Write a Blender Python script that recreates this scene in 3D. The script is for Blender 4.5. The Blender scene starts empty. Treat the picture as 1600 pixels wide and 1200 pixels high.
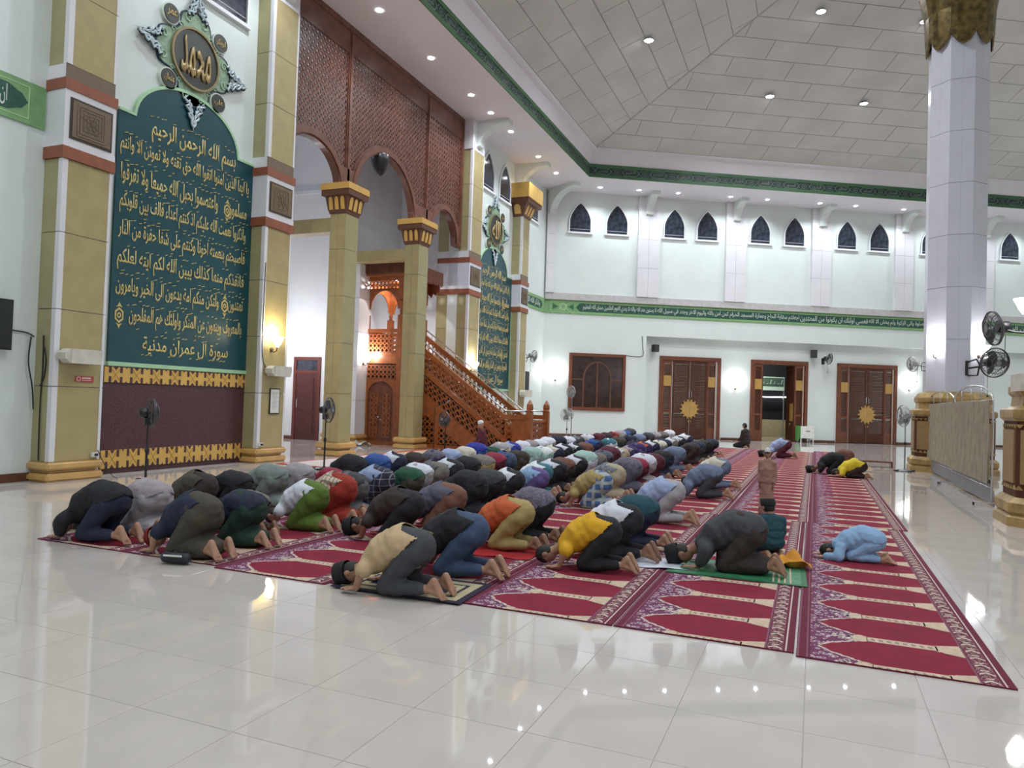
import bpy, bmesh, math, random
from math import pi, sin, cos, tan, radians, sqrt, atan2
from mathutils import Vector, Matrix, noise
random.seed(7)
EXPOSURE = 0.0; P_DOWN = 260; P_ROOF = 900
EXPOSURE, P_DOWN, P_ROOF = 0.36, 250, 840
S = bpy.context.scene
COL = S.collection

# ------------------------------------------------------------------ camera
CAM_H = 1.6
F_PX, YAW, PITCH, ROLL = 1144.45, 0.3928, 0.02354, 0.03272
cam_data = bpy.data.cameras.new('camera'); cam = bpy.data.objects.new('camera', cam_data); COL.objects.link(cam)
cam_data.sensor_width = 36.0; cam_data.lens = F_PX / 1600 * 36.0; cam_data.clip_end = 300
_F = Vector((-sin(YAW) * cos(PITCH), cos(YAW) * cos(PITCH), sin(PITCH)))
_R = Vector((cos(YAW), sin(YAW), 0)); _U = _R.cross(_F)
_R2 = _R * cos(ROLL) + _U * sin(ROLL); _U2 = -_R * sin(ROLL) + _U * cos(ROLL)
cam.matrix_world = Matrix(((_R2.x, _U2.x, -_F.x, 0), (_R2.y, _U2.y, -_F.y, 0), (_R2.z, _U2.z, -_F.z, CAM_H), (0, 0, 0, 1)))
S.camera = cam

# ------------------------------------------------------------------ world, exposure
w = bpy.data.worlds.new('night'); S.world = w; w.use_nodes = True
w.node_tree.nodes['Background'].inputs[0].default_value = (.01, .013, .02, 1)
w.node_tree.nodes['Background'].inputs[1].default_value = 1.0
S.view_settings.view_transform = 'Standard'; S.view_settings.look = 'None'
S.view_settings.exposure = EXPOSURE; S.view_settings.gamma = 1; S.view_settings.use_curve_mapping = False
S.cycles.use_denoising = True
S.cycles.max_bounces = 7; S.cycles.diffuse_bounces = 4; S.cycles.glossy_bounces = 3; S.cycles.transmission_bounces = 3
S.cycles.caustics_reflective = False; S.cycles.caustics_refractive = False
S.cycles.sample_clamp_indirect = 6.0

def light(name, kind, loc, power, color=(1, 1, 1), size=.1, spot=None, blend=.6, rot=None, sizey=None):
    d = bpy.data.lights.new(name, kind); d.energy = power; d.color = color
    if kind == 'SPOT': d.spot_size = radians(spot); d.spot_blend = blend; d.shadow_soft_size = size
    elif kind == 'AREA':
        d.shape = 'RECTANGLE'; d.size = size; d.size_y = sizey or size
    else: d.shadow_soft_size = size
    o = bpy.data.objects.new(name, d); COL.objects.link(o); o.location = loc
    if rot: o.rotation_euler = rot
    return o

# room geometry: a regular hexagon, apothem 25 m
CX, CY = 12.8, 18.75
APO = 25.0; RAD = 25.0 / cos(radians(30))
IN_APO = 22.5; IN_RAD = 22.5 / cos(radians(30)); ZS = 11.9      # inner edge and height of the flat soffit
VERT = [Vector((CX + RAD * cos(radians(a)), CY + RAD * sin(radians(a)), 0)) for a in (210, 150, 90, 30, -30, -90)]
# frames of the six walls: origin at the left corner seen from inside, x along the wall, y outwards
FR = []
for k in range(6):
    a, b = VERT[k], VERT[(k + 1) % 6]
    FR.append((a.copy(), atan2(b.y - a.y, b.x - a.x)))
def fm(k, s=0.0, d=0.0, z=0.0, rz=0.0):
    """matrix at distance s along wall k, d into the room, height z"""
    o, an = FR[k]
    return Matrix.Translation(o) @ Matrix.Rotation(an, 4, 'Z') @ Matrix.Translation((s, -d, z)) @ Matrix.Rotation(rz, 4, 'Z')
QY0 = VERT[0].y           # wall 0 (mihrab wall): s = y - QY0
COOL = (.86, .93, 1.0)
DOWN_Q = [9.5, 12.8, 16.34, 19.2, 22.0, 23.6, 25.5, 28.5, 30.8]
DOWN_W = [2.35, 4.25, 6.2, 8.85, 10.75, 13.5, 15.4, 18.0, 20.2, 22.5, 25.0]
downs = [Vector((-10.95, y, ZS)) for y in DOWN_Q] + [fm(1, s, 1.05, ZS).to_translation() for s in DOWN_W]
for i, p in enumerate(downs):
    light('downlight_lamp', 'SPOT', p - Vector((0, 0, .06)), P_DOWN, COOL, .05, 128, .95)
for k in (2, 3, 4, 5):                              # the sides of the hall behind the camera
    for s in (4, 10, 16, 22, 27):
        light('downlight_lamp', 'SPOT', fm(k, s, 1.3, ZS - .06).to_translation(), P_DOWN * 1.3, COOL, .1, 150, .7)
ROOF_SPOTS = [(-5.67, 25.23), (-1.98, 31.46), (1.62, 33.45), (-.1, 28.04), (3.41, 30.01)]
for k in range(6):
    for (al, ap) in ((-6, 18.4), (6, 18.4), (0, 14.0)):
        if k in (0, 1): continue
        an = radians(180 - 60 * k)
        ROOF_SPOTS.append((CX + ap * cos(an) - al * sin(an), CY + ap * sin(an) + al * cos(an)))
ROOF_SPOTS += [(-4.6, 13.0), (-4.2, 19.5), (-1.0, 21.0)]
def roof_z(x, y):
    ap = max((x - CX) * cos(radians(a)) + (y - CY) * sin(radians(a)) for a in (180, 120, 60, 0, -60, -120))
    return 13.15 + .373 * (22.13 - ap)
for (x, y) in ROOF_SPOTS:
    light('roof_lamp', 'SPOT', (x, y, roof_z(x, y) - .14), P_ROOF, (.9, .95, 1.0), .12, 150, .8)

# ------------------------------------------------------------------ materials (all procedural)
MATS = {}
def _nodes(m):
    m.use_nodes = True; nt = m.node_tree; return nt, nt.nodes, nt.links, nt.nodes['Principled BSDF']
def mat(name, col, rough=.5, metal=0.0, var=.08, scale=6.0, bump=0.0, bscale=40.0, col2=None, spec=None, objcol=False, coat=0.0):
    if name in MATS: return MATS[name]
    m = bpy.data.materials.new(name); nt, N, L, B = _nodes(m)
    tc = N.new('ShaderNodeTexCoord'); nz = N.new('ShaderNodeTexNoise'); nz.inputs['Scale'].default_value = scale; nz.inputs['Detail'].default_value = 4
    L.new(tc.outputs['Object'], nz.inputs['Vector'])
    mx = N.new('ShaderNodeMix'); mx.data_type = 'RGBA'
    c2 = col2 or tuple(c * (1 - var) for c in col); c1 = col if col2 else tuple(min(1, c * (1 + var)) for c in col)
    if objcol:
        oi = N.new('ShaderNodeObjectInfo'); mx.blend_type = 'MULTIPLY'; mx.inputs[0].default_value = 1.0
        rp = N.new('ShaderNodeMapRange'); rp.inputs[3].default_value = 1 - var; rp.inputs[4].default_value = 1 + var
        L.new(nz.outputs['Fac'], rp.inputs[0]); L.new(oi.outputs['Color'], mx.inputs[6]); L.new(rp.outputs[0], mx.inputs[7])
    else:
        rp = N.new('ShaderNodeMapRange'); rp.inputs[1].default_value = .35; rp.inputs[2].default_value = .65
        L.new(nz.outputs['Fac'], rp.inputs[0]); L.new(rp.outputs[0], mx.inputs[0])
        mx.inputs[6].default_value = (*c1, 1); mx.inputs[7].default_value = (*c2, 1)
    L.new(mx.outputs[2], B.inputs['Base Color'])
    B.inputs['Roughness'].default_value = rough; B.inputs['Metallic'].default_value = metal
    if spec is not None: B.inputs['Specular IOR Level'].default_value = spec
    if coat: B.inputs['Coat Weight'].default_value = coat; B.inputs['Coat Roughness'].default_value = .1
    if bump:
        n2 = N.new('ShaderNodeTexNoise'); n2.inputs['Scale'].default_value = bscale; n2.inputs['Detail'].default_value = 3
        bp = N.new('ShaderNodeBump'); bp.inputs['Strength'].default_value = bump; bp.inputs['Distance'].default_value = .01
        L.new(tc.outputs['Object'], n2.inputs['Vector']); L.new(n2.outputs['Fac'], bp.inputs['Height']); L.new(bp.outputs[0], B.inputs['Normal'])
    MATS[name] = m; return m
def emis(name, col, st):
    if name in MATS: return MATS[name]
    m = bpy.data.materials.new(name); nt, N, L, B = _nodes(m)
    B.inputs['Base Color'].default_value = (*col, 1); B.inputs['Emission Color'].default_value = (*col, 1); B.inputs['Emission Strength'].default_value = st
    MATS[name] = m; return m
def grid_mat(name, colA, colB, sx, sz, wx, wz, axes=(0, 2), rough=.8, objcol=False):
    """woven checks: thin stripes of colB every sx / sz metres"""
    if name in MATS: return MATS[name]
    m = bpy.data.materials.new(name); nt, N, L, B = _nodes(m)
    tc = N.new('ShaderNodeTexCoord'); sp = N.new('ShaderNodeSeparateXYZ'); L.new(tc.outputs['Object'], sp.inputs[0])
    fs = []
    for ax, s_, wd in ((axes[0], sx, wx), (axes[1], sz, wz)):
        a = N.new('ShaderNodeMath'); a.operation = 'DIVIDE'; a.inputs[1].default_value = s_; L.new(sp.outputs[ax], a.inputs[0])
        b = N.new('ShaderNodeMath'); b.operation = 'FRACT'; L.new(a.outputs[0], b.inputs[0])
        c = N.new('ShaderNodeMath'); c.operation = 'LESS_THAN'; c.inputs[1].default_value = wd; L.new(b.outputs[0], c.inputs[0]); fs.append(c)
    mxx = N.new('ShaderNodeMath'); mxx.operation = 'MAXIMUM'; L.new(fs[0].outputs[0], mxx.inputs[0]); L.new(fs[1].outputs[0], mxx.inputs[1])
    mx = N.new('ShaderNodeMix'); mx.data_type = 'RGBA'; L.new(mxx.outputs[0], mx.inputs[0])
    mx.inputs[6].default_value = (*colA, 1); mx.inputs[7].default_value = (*colB, 1)
    L.new(mx.outputs[2], B.inputs['Base Color']); B.inputs['Roughness'].default_value = rough
    MATS[name] = m; return m
def mottled(name, ca, cb, cc, scale=30.0, rough=.9, t1=.45, t2=.6):
    """voronoi curls of three colours: floral carpet print, batik"""
    if name in MATS: return MATS[name]
    m = bpy.data.materials.new(name); nt, N, L, B = _nodes(m)
    tc = N.new('ShaderNodeTexCoord'); v = N.new('ShaderNodeTexVoronoi'); v.inputs['Scale'].default_value = scale
    nz = N.new('ShaderNodeTexNoise'); nz.inputs['Scale'].default_value = scale * .8; nz.inputs['Detail'].default_value = 2
    L.new(tc.outputs['Object'], v.inputs['Vector']); L.new(tc.outputs['Object'], nz.inputs['Vector'])
    cr = N.new('ShaderNodeValToRGB'); cr.color_ramp.interpolation = 'CONSTANT'
    e = cr.color_ramp.elements; e[0].position = 0; e[0].color = (*ca, 1); e[1].position = .28; e[1].color = (*cb, 1)
    e2 = cr.color_ramp.elements.new(.42); e2.color = (*ca, 1)
    L.new(v.outputs['Distance'], cr.inputs[0])
    mx = N.new('ShaderNodeMix'); mx.data_type = 'RGBA'; gt = N.new('ShaderNodeMath'); gt.operation = 'GREATER_THAN'; gt.inputs[1].default_value = t2
    L.new(nz.outputs['Fac'], gt.inputs[0]); L.new(gt.outputs[0], mx.inputs[0]); L.new(cr.outputs[0], mx.inputs[6]); mx.inputs[7].default_value = (*cc, 1)
    L.new(mx.outputs[2], B.inputs['Base Color']); B.inputs['Roughness'].default_value = rough
    MATS[name] = m; return m

WALL = mat('wall_paint', (.68, .735, .715), .55, var=.02, scale=1.2, bump=.03, bscale=60)
WALLW = mat('white_plaster', (.76, .78, .80), .6, var=.02, scale=1.5)
SOFFIT = mat('soffit_plaster', (.78, .75, .80), .7, var=.02, scale=1)
ROOFM = mat('roof_panel', (.60, .59, .565), .8, var=.06, scale=.6)
ROOFG = mat('roof_gap', (.46, .45, .43), .9)
FLOORM = mat('polished_tile', (.56, .51, .475), .03, var=.035, scale=2.0, spec=.6)
GROUT = mat('tile_grout', (.36, .33, .31), .5)
OLIVE = mat('olive_stone', (.40, .325, .155), .35, var=.06, scale=3, bump=.03, bscale=30)
OLIVE2 = mat('olive_stone_shade', (.37, .33, .17), .35, var=.05, scale=3)
WTILE = mat('white_column_tile', (.66, .67, .76), .25, var=.03, scale=1.5)
PTILE = mat('pilaster_tile', (.72, .71, .74), .35, var=.03, scale=1.5)
JOINT = mat('joint_grey', (.42, .42, .45), .8)
TERRA = mat('terracotta_band', (.27, .085, .045), .45, var=.08)
SHADEB = mat('umber_band', (.17, .12, .075), .45, var=.06)
GOLD = mat('ochre_gold_paint', (.66, .40, .10), .38, var=.06, scale=4)
IGOLD = mat('inscription_gold', (.60, .47, .18), .5, var=.12, scale=9)
GOLDB = mat('ochre_stone_base', (.60, .37, .13), .3, var=.10, scale=3, coat=.3)
BRONZE = mat('old_gold', (.50, .37, .14), .42, .35, var=.15)
UMBER = mat('umber_capital', (.13, .05, .025), .45, var=.1)
PLUM = mat('plum_mosaic', (.085, .035, .04), .3, var=.5, scale=38, bump=.2, bscale=60)
WOODR = mat('red_brown_wood', (.16, .048, .022), .32, var=.18, scale=5, bump=.05)
WOODM = mat('carved_orange_wood', (.30, .085, .022), .3, var=.18, scale=5, bump=.04)
DOORG = mat('door_ochre', (.44, .26, .07), .5, var=.08)
WOODD = mat('dark_door_wood', (.085, .030, .016), .62, var=.2, scale=7, spec=.25)
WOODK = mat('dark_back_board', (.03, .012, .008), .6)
SCREENW = mat('screen_wood', (.15, .060, .040), .34, var=.2, scale=4)
BOARD = mat('deep_teal_board', (.006, .062, .078), .35, var=.10, scale=3)
MINTF = mat('mint_frame', (.38, .62, .38), .4, var=.04)
GREENF = mat('leaf_green_paint', (.19, .36, .155), .5, var=.08, scale=8)
GREEND = mat('deep_green_paint', (.02, .085, .06), .5, var=.15, scale=8)
GREENE = mat('fascia_green', (.055, .15, .065), .5, var=.10, scale=8)
GREENDD = mat('fascia_dark', (.02, .045, .04), .5, var=.2, scale=12)
PALEL = mat('pale_lettering', (.62, .68, .60), .5, var=.04)
PALE2 = mat('grey_green_lettering', (.20, .27, .22), .5, var=.04)
MEDG = mat('medallion_green', (.24, .36, .24), .4, var=.2, scale=12)
MEDL = mat('medallion_scroll', (.40, .56, .40), .4)
MEDD = mat('medallion_dark', (.045, .050, .042), .35, .3, var=.2)
LACE = mat('pale_blue_lace', (.52, .62, .66), .5)
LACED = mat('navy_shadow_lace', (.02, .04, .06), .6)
BLACK = mat('black_plastic', (.012, .012, .014), .35)
GREYP = mat('grey_plastic', (.22, .23, .24), .4)
CAGE = mat('fan_cage_wire', (.10, .10, .11), .35, .5)
CAGEL = mat('pale_fan_cage', (.42, .43, .42), .35, .3)
WHITEP = mat('white_plastic', (.74, .74, .70), .4)
CREAMP = mat('cream_plastic', (.60, .56, .48), .4)
STEEL = mat('brushed_steel', (.62, .63, .65), .22, .9, var=.03)
GLASSD = mat('night_glass', (.028, .034, .050), .12, var=.5, scale=5, spec=.6)
CURTAIN = mat('beige_curtain', (.34, .30, .22), .85, var=.10, scale=6)
RED = mat('carpet_crimson', (.205, .004, .026), .95, var=.10, scale=5, bump=.25, bscale=300)
RED2 = mat('carpet_maroon', (.13, .008, .030), .95, var=.1, scale=9, bump=.25, bscale=300)
CPALE = mat('carpet_beige', (.55, .42, .31), .95, var=.12, scale=24)
CPALE2 = mat('carpet_beige_mark', (.28, .20, .17), .95, var=.1)
CWHITE = mat('carpet_white_motif', (.60, .50, .44), .95, var=.06)
CFLOR = mottled('carpet_floral', (.15, .028, .085), (.50, .42, .45), (.10, .02, .06), 21)
CBORD = mottled('carpet_border', (.12, .012, .03), (.42, .34, .30), (.16, .02, .05), 45)
CGREY = mat('carpet_lilac', (.20, .075, .12), .95, var=.2, scale=20)
SKIN = mat('skin', (.3, .16, .10), .5, var=.10, scale=9, objcol=True)
CLOTH = mat('cloth', (.5, .5, .5), .85, var=.14, scale=7, objcol=True, bump=.35, bscale=14)
HAIR = mat('black_hair', (.010, .008, .007), .6, var=.3, scale=40, bump=.4, bscale=80)
VELVET = mat('black_velvet', (.006, .006, .008), .8)
CHECKD = grid_mat('dark_plaid', (.018, .020, .045), (.25, .22, .24), .085, .085, .10, .10)
CHECKL = grid_mat('cream_check', (.55, .46, .36), (.22, .15, .11), .055, .055, .22, .22, (0, 1))
CHECKB = grid_mat('blue_check', (.06, .12, .28), (.34, .37, .36), .13, .13, .35, .35)
BATIK = mottled('grey_batik', (.11, .12, .14), (.40, .42, .44), (.20, .20, .24), 26, .85)
BATIK2 = mottled('slate_batik', (.10, .09, .13), (.18, .16, .20), (.13, .12, .15), 20, .85)
GLOWW = emis('lit_lamp_disc', (.95, .97, 1), 26)
GLOWR = emis('lit_roof_lamp', (.93, .96, 1), 40)
GLOWS = emis('lit_sconce_glass', (1, .97, .92), 16)
GLOWY = emis('lit_warm_sconce_glass', (1, .90, .62), 9)

# ------------------------------------------------------------------ mesh helpers
class MB:
    def __init__(s): s.v = []; s.f = []; s.m = []
    def add(s, vs, fs, mi=0):
        n = len(s.v); s.v += [tuple(v) for v in vs]; s.f += [tuple(i + n for i in f) for f in fs]; s.m += [mi] * len(fs); return s
    def box(s, x0, x1, y0, y1, z0, z1, mi=0):
        return s.add([(x0, y0, z0), (x1, y0, z0), (x1, y1, z0), (x0, y1, z0), (x0, y0, z1), (x1, y0, z1), (x1, y1, z1), (x0, y1, z1)],
                     [(0, 3, 2, 1), (4, 5, 6, 7), (0, 1, 5, 4), (1, 2, 6, 5), (2, 3, 7, 6), (3, 0, 4, 7)], mi)
    def bar(s, a, b, wx, wy, mi=0, up=(0, 0, 1)):
        a = Vector(a); b = Vector(b); d = (b - a).normalized(); u = Vector(up)
        if abs(d.dot(u)) > .95: u = Vector((0, 1, 0))
        sx = d.cross(u).normalized() * wx / 2; sy = sx.cross(d).normalized() * wy / 2
        vs = [a - sx - sy, a + sx - sy, a + sx + sy, a - sx + sy, b - sx - sy, b + sx - sy, b + sx + sy, b - sx + sy]
        return s.add(vs, [(0, 1, 2, 3), (7, 6, 5, 4), (0, 4, 5, 1), (1, 5, 6, 2), (2, 6, 7, 3), (3, 7, 4, 0)], mi)
    def tube(s, pts, r, n=8, mi=0, closed=False, r2=None):
        pts = [Vector(p) for p in pts]; m = len(pts); rings = []; prev = None
        for i, p in enumerate(pts):
            a = pts[i - 1] if (i > 0 or closed) else p; b = pts[(i + 1) % m] if (i < m - 1 or closed) else p
            d = (b - a).normalized()
            u = prev if prev is not None else (Vector((0, 0, 1)) if abs(d.z) < .9 else Vector((1, 0, 0)))
            x = d.cross(u);
            if x.length < 1e-4: x = d.cross(Vector((1, 0, 0)))
            x.normalize(); y = x.cross(d).normalized(); prev = y
            rr = r if r2 is None else r + (r2 - r) * i / max(1, m - 1)
            rings.append([p + x * rr * cos(2 * pi * k / n) + y * rr * sin(2 * pi * k / n) for k in range(n)])
        vs = [v for rg in rings for v in rg]; fs = []
        for i in range(m if closed else m - 1):
            j = (i + 1) % m
            for k in range(n): fs.append((i * n + k, i * n + (k + 1) % n, j * n + (k + 1) % n, j * n + k))
        if not closed: fs += [tuple(range(n - 1, -1, -1)), tuple(range((m - 1) * n, m * n))]
        return s.add(vs, fs, mi)
    def lathe(s, prof, n=16, c=(0, 0, 0), mi=0, caps=True, ax='z', ph=0.0):
        vs = []
        for r, z in prof:
            for k in range(n):
                a = 2 * pi * k / n + ph
                p = (r * cos(a), r * sin(a), z)
                if ax == 'y': p = (p[0], z, p[1])
                if ax == 'x': p = (z, p[0], p[1])
                vs.append((p[0] + c[0], p[1] + c[1], p[2] + c[2]))
        fs = []
        for i in range(len(prof) - 1):
            for k in range(n): fs.append((i * n + k, i * n + (k + 1) % n, (i + 1) * n + (k + 1) % n, (i + 1) * n + k))
        if caps: fs += [tuple(range(n - 1, -1, -1)), tuple(range((len(prof) - 1) * n, len(prof) * n))]
        return s.add(vs, fs, mi)
    def prism(s, poly, y0, y1, mi=0, plane='xz'):
        """2D outline given extrusion along the third axis (ngon faces)"""
        n = len(poly)
        f = (lambda a, b, y: (a, y, b)) if plane == 'xz' else ((lambda a, b, y: (a, b, y)) if plane == 'xy' else (lambda a, b, y: (y, a, b)))
        vs = [f(a, b, y0) for a, b in poly] + [f(a, b, y1) for a, b in poly]
        fs = [tuple(range(n)), tuple(range(2 * n - 1, n - 1, -1))] + [(i, n + i, n + (i + 1) % n, (i + 1) % n) for i in range(n)]
        return s.add(vs, fs, mi)
    def strip(s, A, B, y0, y1, mi=0):
        """band between two outlines A and B of equal length in xz, given depth y0..y1"""
        n = len(A); vs = [(a[0], y0, a[1]) for a in A] + [(b[0], y0, b[1]) for b in B] + [(a[0], y1, a[1]) for a in A] + [(b[0], y1, b[1]) for b in B]
        fs = []
        for i in range(n - 1):
            fs += [(i, i + 1, n + i + 1, n + i), (2 * n + i + 1, 2 * n + i, 3 * n + i, 3 * n + i + 1), (i + 1, i, 2 * n + i, 2 * n + i + 1), (n + i, n + i + 1, 3 * n + i + 1, 3 * n + i)]
        fs += [(0, n, 3 * n, 2 * n), (n - 1, 3 * n - 1, 4 * n - 1, 2 * n - 1)]
        return s.add(vs, fs, mi)
    def sphere(s, c, r, n=10, mi=0, sc=(1, 1, 1)):
        m = max(4, n // 2); prof = [(max(1e-4, r * sin(pi * i / m)), -r * cos(pi * i / m)) for i in range(m + 1)]
        vs = []
        for rr, z in prof:
            for k in range(n): vs.append((c[0] + rr * cos(2 * pi * k / n) * sc[0], c[1] + rr * sin(2 * pi * k / n) * sc[1], c[2] + z * sc[2]))
        fs = [(i * n + k, i * n + (k + 1) % n, (i + 1) * n + (k + 1) % n, (i + 1) * n + k) for i in range(m) for k in range(n)]
        return s.add(vs, fs, mi)
    def mesh(s, name, mats, smooth=False):
        me = bpy.data.meshes.new(name); me.from_pydata(s.v, [], s.f)
        for m in (mats if isinstance(mats, (list, tuple)) else [mats]): me.materials.append(m)
        if any(s.m): me.polygons.foreach_set('material_index', s.m)
        if smooth: me.polygons.foreach_set('use_smooth', [True] * len(s.f))
        me.validate(); me.update(); return me

def tag(o, label=None, cat=None, group=None, kind=None):
    if label: o['label'] = label
    if cat: o['category'] = cat
    if group: o['group'] = group
    if kind: o['kind'] = kind
    return o
def ob(name, mb, mats=None, parent=None, M=None, smooth=False, **k):
    me = mb if isinstance(mb, bpy.types.Mesh) else (mb.mesh(name, mats, smooth) if mb else None)
    o = bpy.data.objects.new(name, me); COL.objects.link(o)
    if parent: o.parent = parent
    if M is not None:
        if parent: o.matrix_local = M
        else: o.matrix_world = M
    return tag(o, **k)
def empty(name, M=None, **k):
    o = bpy.data.objects.new(name, None); COL.objects.link(o); o.empty_display_size = .2
    if M is not None: o.matrix_world = M
    return tag(o, **k)
def T(x=0, y=0, z=0, rz=0): return Matrix.Translation((x, y, z)) @ Matrix.Rotation(rz, 4, 'Z')
def kids(o): return [c for c in bpy.data.objects if c.parent == o]
CH = {}
def copy_tree(o, M=None, parent=None, tree=None):
    c = o.copy(); COL.objects.link(c)
    if parent: c.parent = parent; c.matrix_parent_inverse = o.matrix_parent_inverse.copy()
    if M is not None: c.matrix_world = M
    for ch in (tree or CH.get(o.name) or kids(o)): copy_tree(ch, None, c)
    return c
def arc(cx, cz, rx, rz, a0, a1, n):
    return [(cx + rx * cos(radians(a0 + (a1 - a0) * i / n)), cz + rz * sin(radians(a0 + (a1 - a0) * i / n))) for i in range(n + 1)]

def star_hole(c, k=1.0, n=16):
    """tile boundary and star-hole outline for one lattice cell of size 1 (centred)"""
    inner = []; outer = []
    for i in range(n):
        a = 2 * pi * i / n
        r = .36 * k if i % 4 == 0 else (.22 * k if i % 4 in (1, 3) else .31 * k)
        inner.append((r * cos(a), r * sin(a)))
        t = .5 / max(abs(cos(a)), abs(sin(a)))
        if i % 4 == 2: t *= .80
        outer.append((t * cos(a), t * sin(a)))
    return inner, outer
def lattice(mb, x0, x1, z0, z1, cell, y=0.0, keep=None, fmap=None, k=1.0, mi=0, thick=.02):
    """pierced plate of star holes; built as real holes"""
    nx = max(1, round((x1 - x0) / cell)); nz = max(1, round((z1 - z0) / cell)); cx = (x1 - x0) / nx; cz = (z1 - z0) / nz
    inn, out = star_hole(1, k); n = len(inn)
    fmap = fmap or (lambda u, v: (u, v))
    for i in range(nx):
        for j in range(nz):
            u = x0 + (i + .5) * cx; v = z0 + (j + .5) * cz
            if keep and not keep(*fmap(u, v)): continue
            vs = []
            for yy in (y, y + thick):
                for (a, b) in out + inn:
                    p = fmap(u + a * cx, v + b * cz); vs.append((p[0], yy, p[1]))
            fs = []
            for q in range(n):
                r = (q + 1) % n
                fs.append((q, r, n + r, n + q)); fs.append((2 * n + r, 2 * n + q, 3 * n + q, 3 * n + r)); fs.append((n + q, n + r, 3 * n + r, 3 * n + q))
            mb.add(vs, fs, mi)
    return mb

# ------------------------------------------------------------------ Arabic lettering: shaping with presentation forms
_AR = {'ا': 'FE8D FE8E', 'أ': 'FE83 FE84', 'إ': 'FE87 FE88', 'آ': 'FE81 FE82', 'ب': 'FE8F FE90 FE91 FE92', 'ت': 'FE95 FE96 FE97 FE98', 'ث': 'FE99 FE9A FE9B FE9C',
 'ج': 'FE9D FE9E FE9F FEA0', 'ح': 'FEA1 FEA2 FEA3 FEA4', 'خ': 'FEA5 FEA6 FEA7 FEA8', 'د': 'FEA9 FEAA', 'ذ': 'FEAB FEAC', 'ر': 'FEAD FEAE', 'ز': 'FEAF FEB0',
 'س': 'FEB1 FEB2 FEB3 FEB4', 'ش': 'FEB5 FEB6 FEB7 FEB8', 'ص': 'FEB9 FEBA FEBB FEBC', 'ض': 'FEBD FEBE FEBF FEC0', 'ط': 'FEC1 FEC2 FEC3 FEC4', 'ظ': 'FEC5 FEC6 FEC7 FEC8',
 'ع': 'FEC9 FECA FECB FECC', 'غ': 'FECD FECE FECF FED0', 'ف': 'FED1 FED2 FED3 FED4', 'ق': 'FED5 FED6 FED7 FED8', 'ك': 'FED9 FEDA FEDB FEDC', 'ل': 'FEDD FEDE FEDF FEE0',
 'م': 'FEE1 FEE2 FEE3 FEE4', 'ن': 'FEE5 FEE6 FEE7 FEE8', 'ه': 'FEE9 FEEA FEEB FEEC', 'و': 'FEED FEEE', 'ى': 'FEEF FEF0', 'ي': 'FEF1 FEF2 FEF3 FEF4', 'ة': 'FE93 FE94',
 'ء': 'FE80', 'ئ': 'FE89 FE8A FE8B FE8C', 'ؤ': 'FE85 FE86'}
def shape(t):
    t = t.replace('لا', '\u0001').replace('لأ', '\u0002')
    def duo(c): return len(_AR[c].split()) == 4 if c in _AR else False
    def joinable(c): return (c in _AR and c != 'ء') or c in '\u0001\u0002'
    out = []
    for i, c in enumerate(t):
        p = i > 0 and duo(t[i - 1]) and joinable(c); nx = i + 1 < len(t) and duo(c) and joinable(t[i + 1])
        if c in '\u0001\u0002': out.append(chr((0xFEFB if c == '\u0001' else 0xFEF7) + (1 if p else 0))); continue
        if c not in _AR: out.append(c); continue
        f = _AR[c].split(); k = (3 if p and nx else 2 if nx else 1 if p else 0)
        out.append(chr(int(f[min(k, len(f) - 1)], 16)))
    return ''.join(reversed(out))
_TXT = {}
def text_mesh(txt, width, height, thick=.012, raw=False, squash=False):
    """lettering fitted into width x height, centred, facing -y"""
    key = (txt, width, height, thick)
    if key in _TXT: return _TXT[key]
    cu = bpy.data.curves.new('lettering', 'FONT'); cu.body = txt if raw else shape(txt); cu.resolution_u = 2; cu.offset = .012
    o = bpy.data.objects.new('tmp', cu); COL.objects.link(o); bpy.context.view_layer.update()
    me = bpy.data.meshes.new_from_object(o.evaluated_get(bpy.context.evaluated_depsgraph_get()))
    bpy.data.objects.remove(o); bpy.data.curves.remove(cu)
    xs = [v.co.x for v in me.vertices] or [0, 1]; ys = [v.co.y for v in me.vertices] or [0, 1]
    sx = width / max(1e-3, max(xs) - min(xs)); sy = height / max(1e-3, max(ys) - min(ys))
    if not squash: sx = min(sx, sy * 1.3); sy = min(sy, sx * 2.6)
    mx = (max(xs) + min(xs)) / 2; my = (max(ys) + min(ys)) / 2
    for v in me.vertices: v.co = Vector(((v.co.x - mx) * sx, 0, (v.co.y - my) * sy))
    if thick:
        bm = bmesh.new(); bm.from_mesh(me)
        r = bmesh.ops.extrude_face_region(bm, geom=bm.faces[:])
        bmesh.ops.translate(bm, verts=[e for e in r['geom'] if isinstance(e, bmesh.types.BMVert)], vec=(0, -thick, 0))
        bm.to_mesh(me); bm.free()
    _TXT[key] = me; return me
def lettering(txt, width, height, m, parent, M, name='lettering', thick=.012, raw=False, squash=False):
    me = text_mesh(txt, width, height, thick, raw, squash)
    if not me.materials: me.materials.append(m)
    elif me.materials[0] != m: me = me.copy(); me.materials[0] = m
    o = bpy.data.objects.new(name, me); COL.objects.link(o); o.parent = parent; o.matrix_local = M; return o

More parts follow.
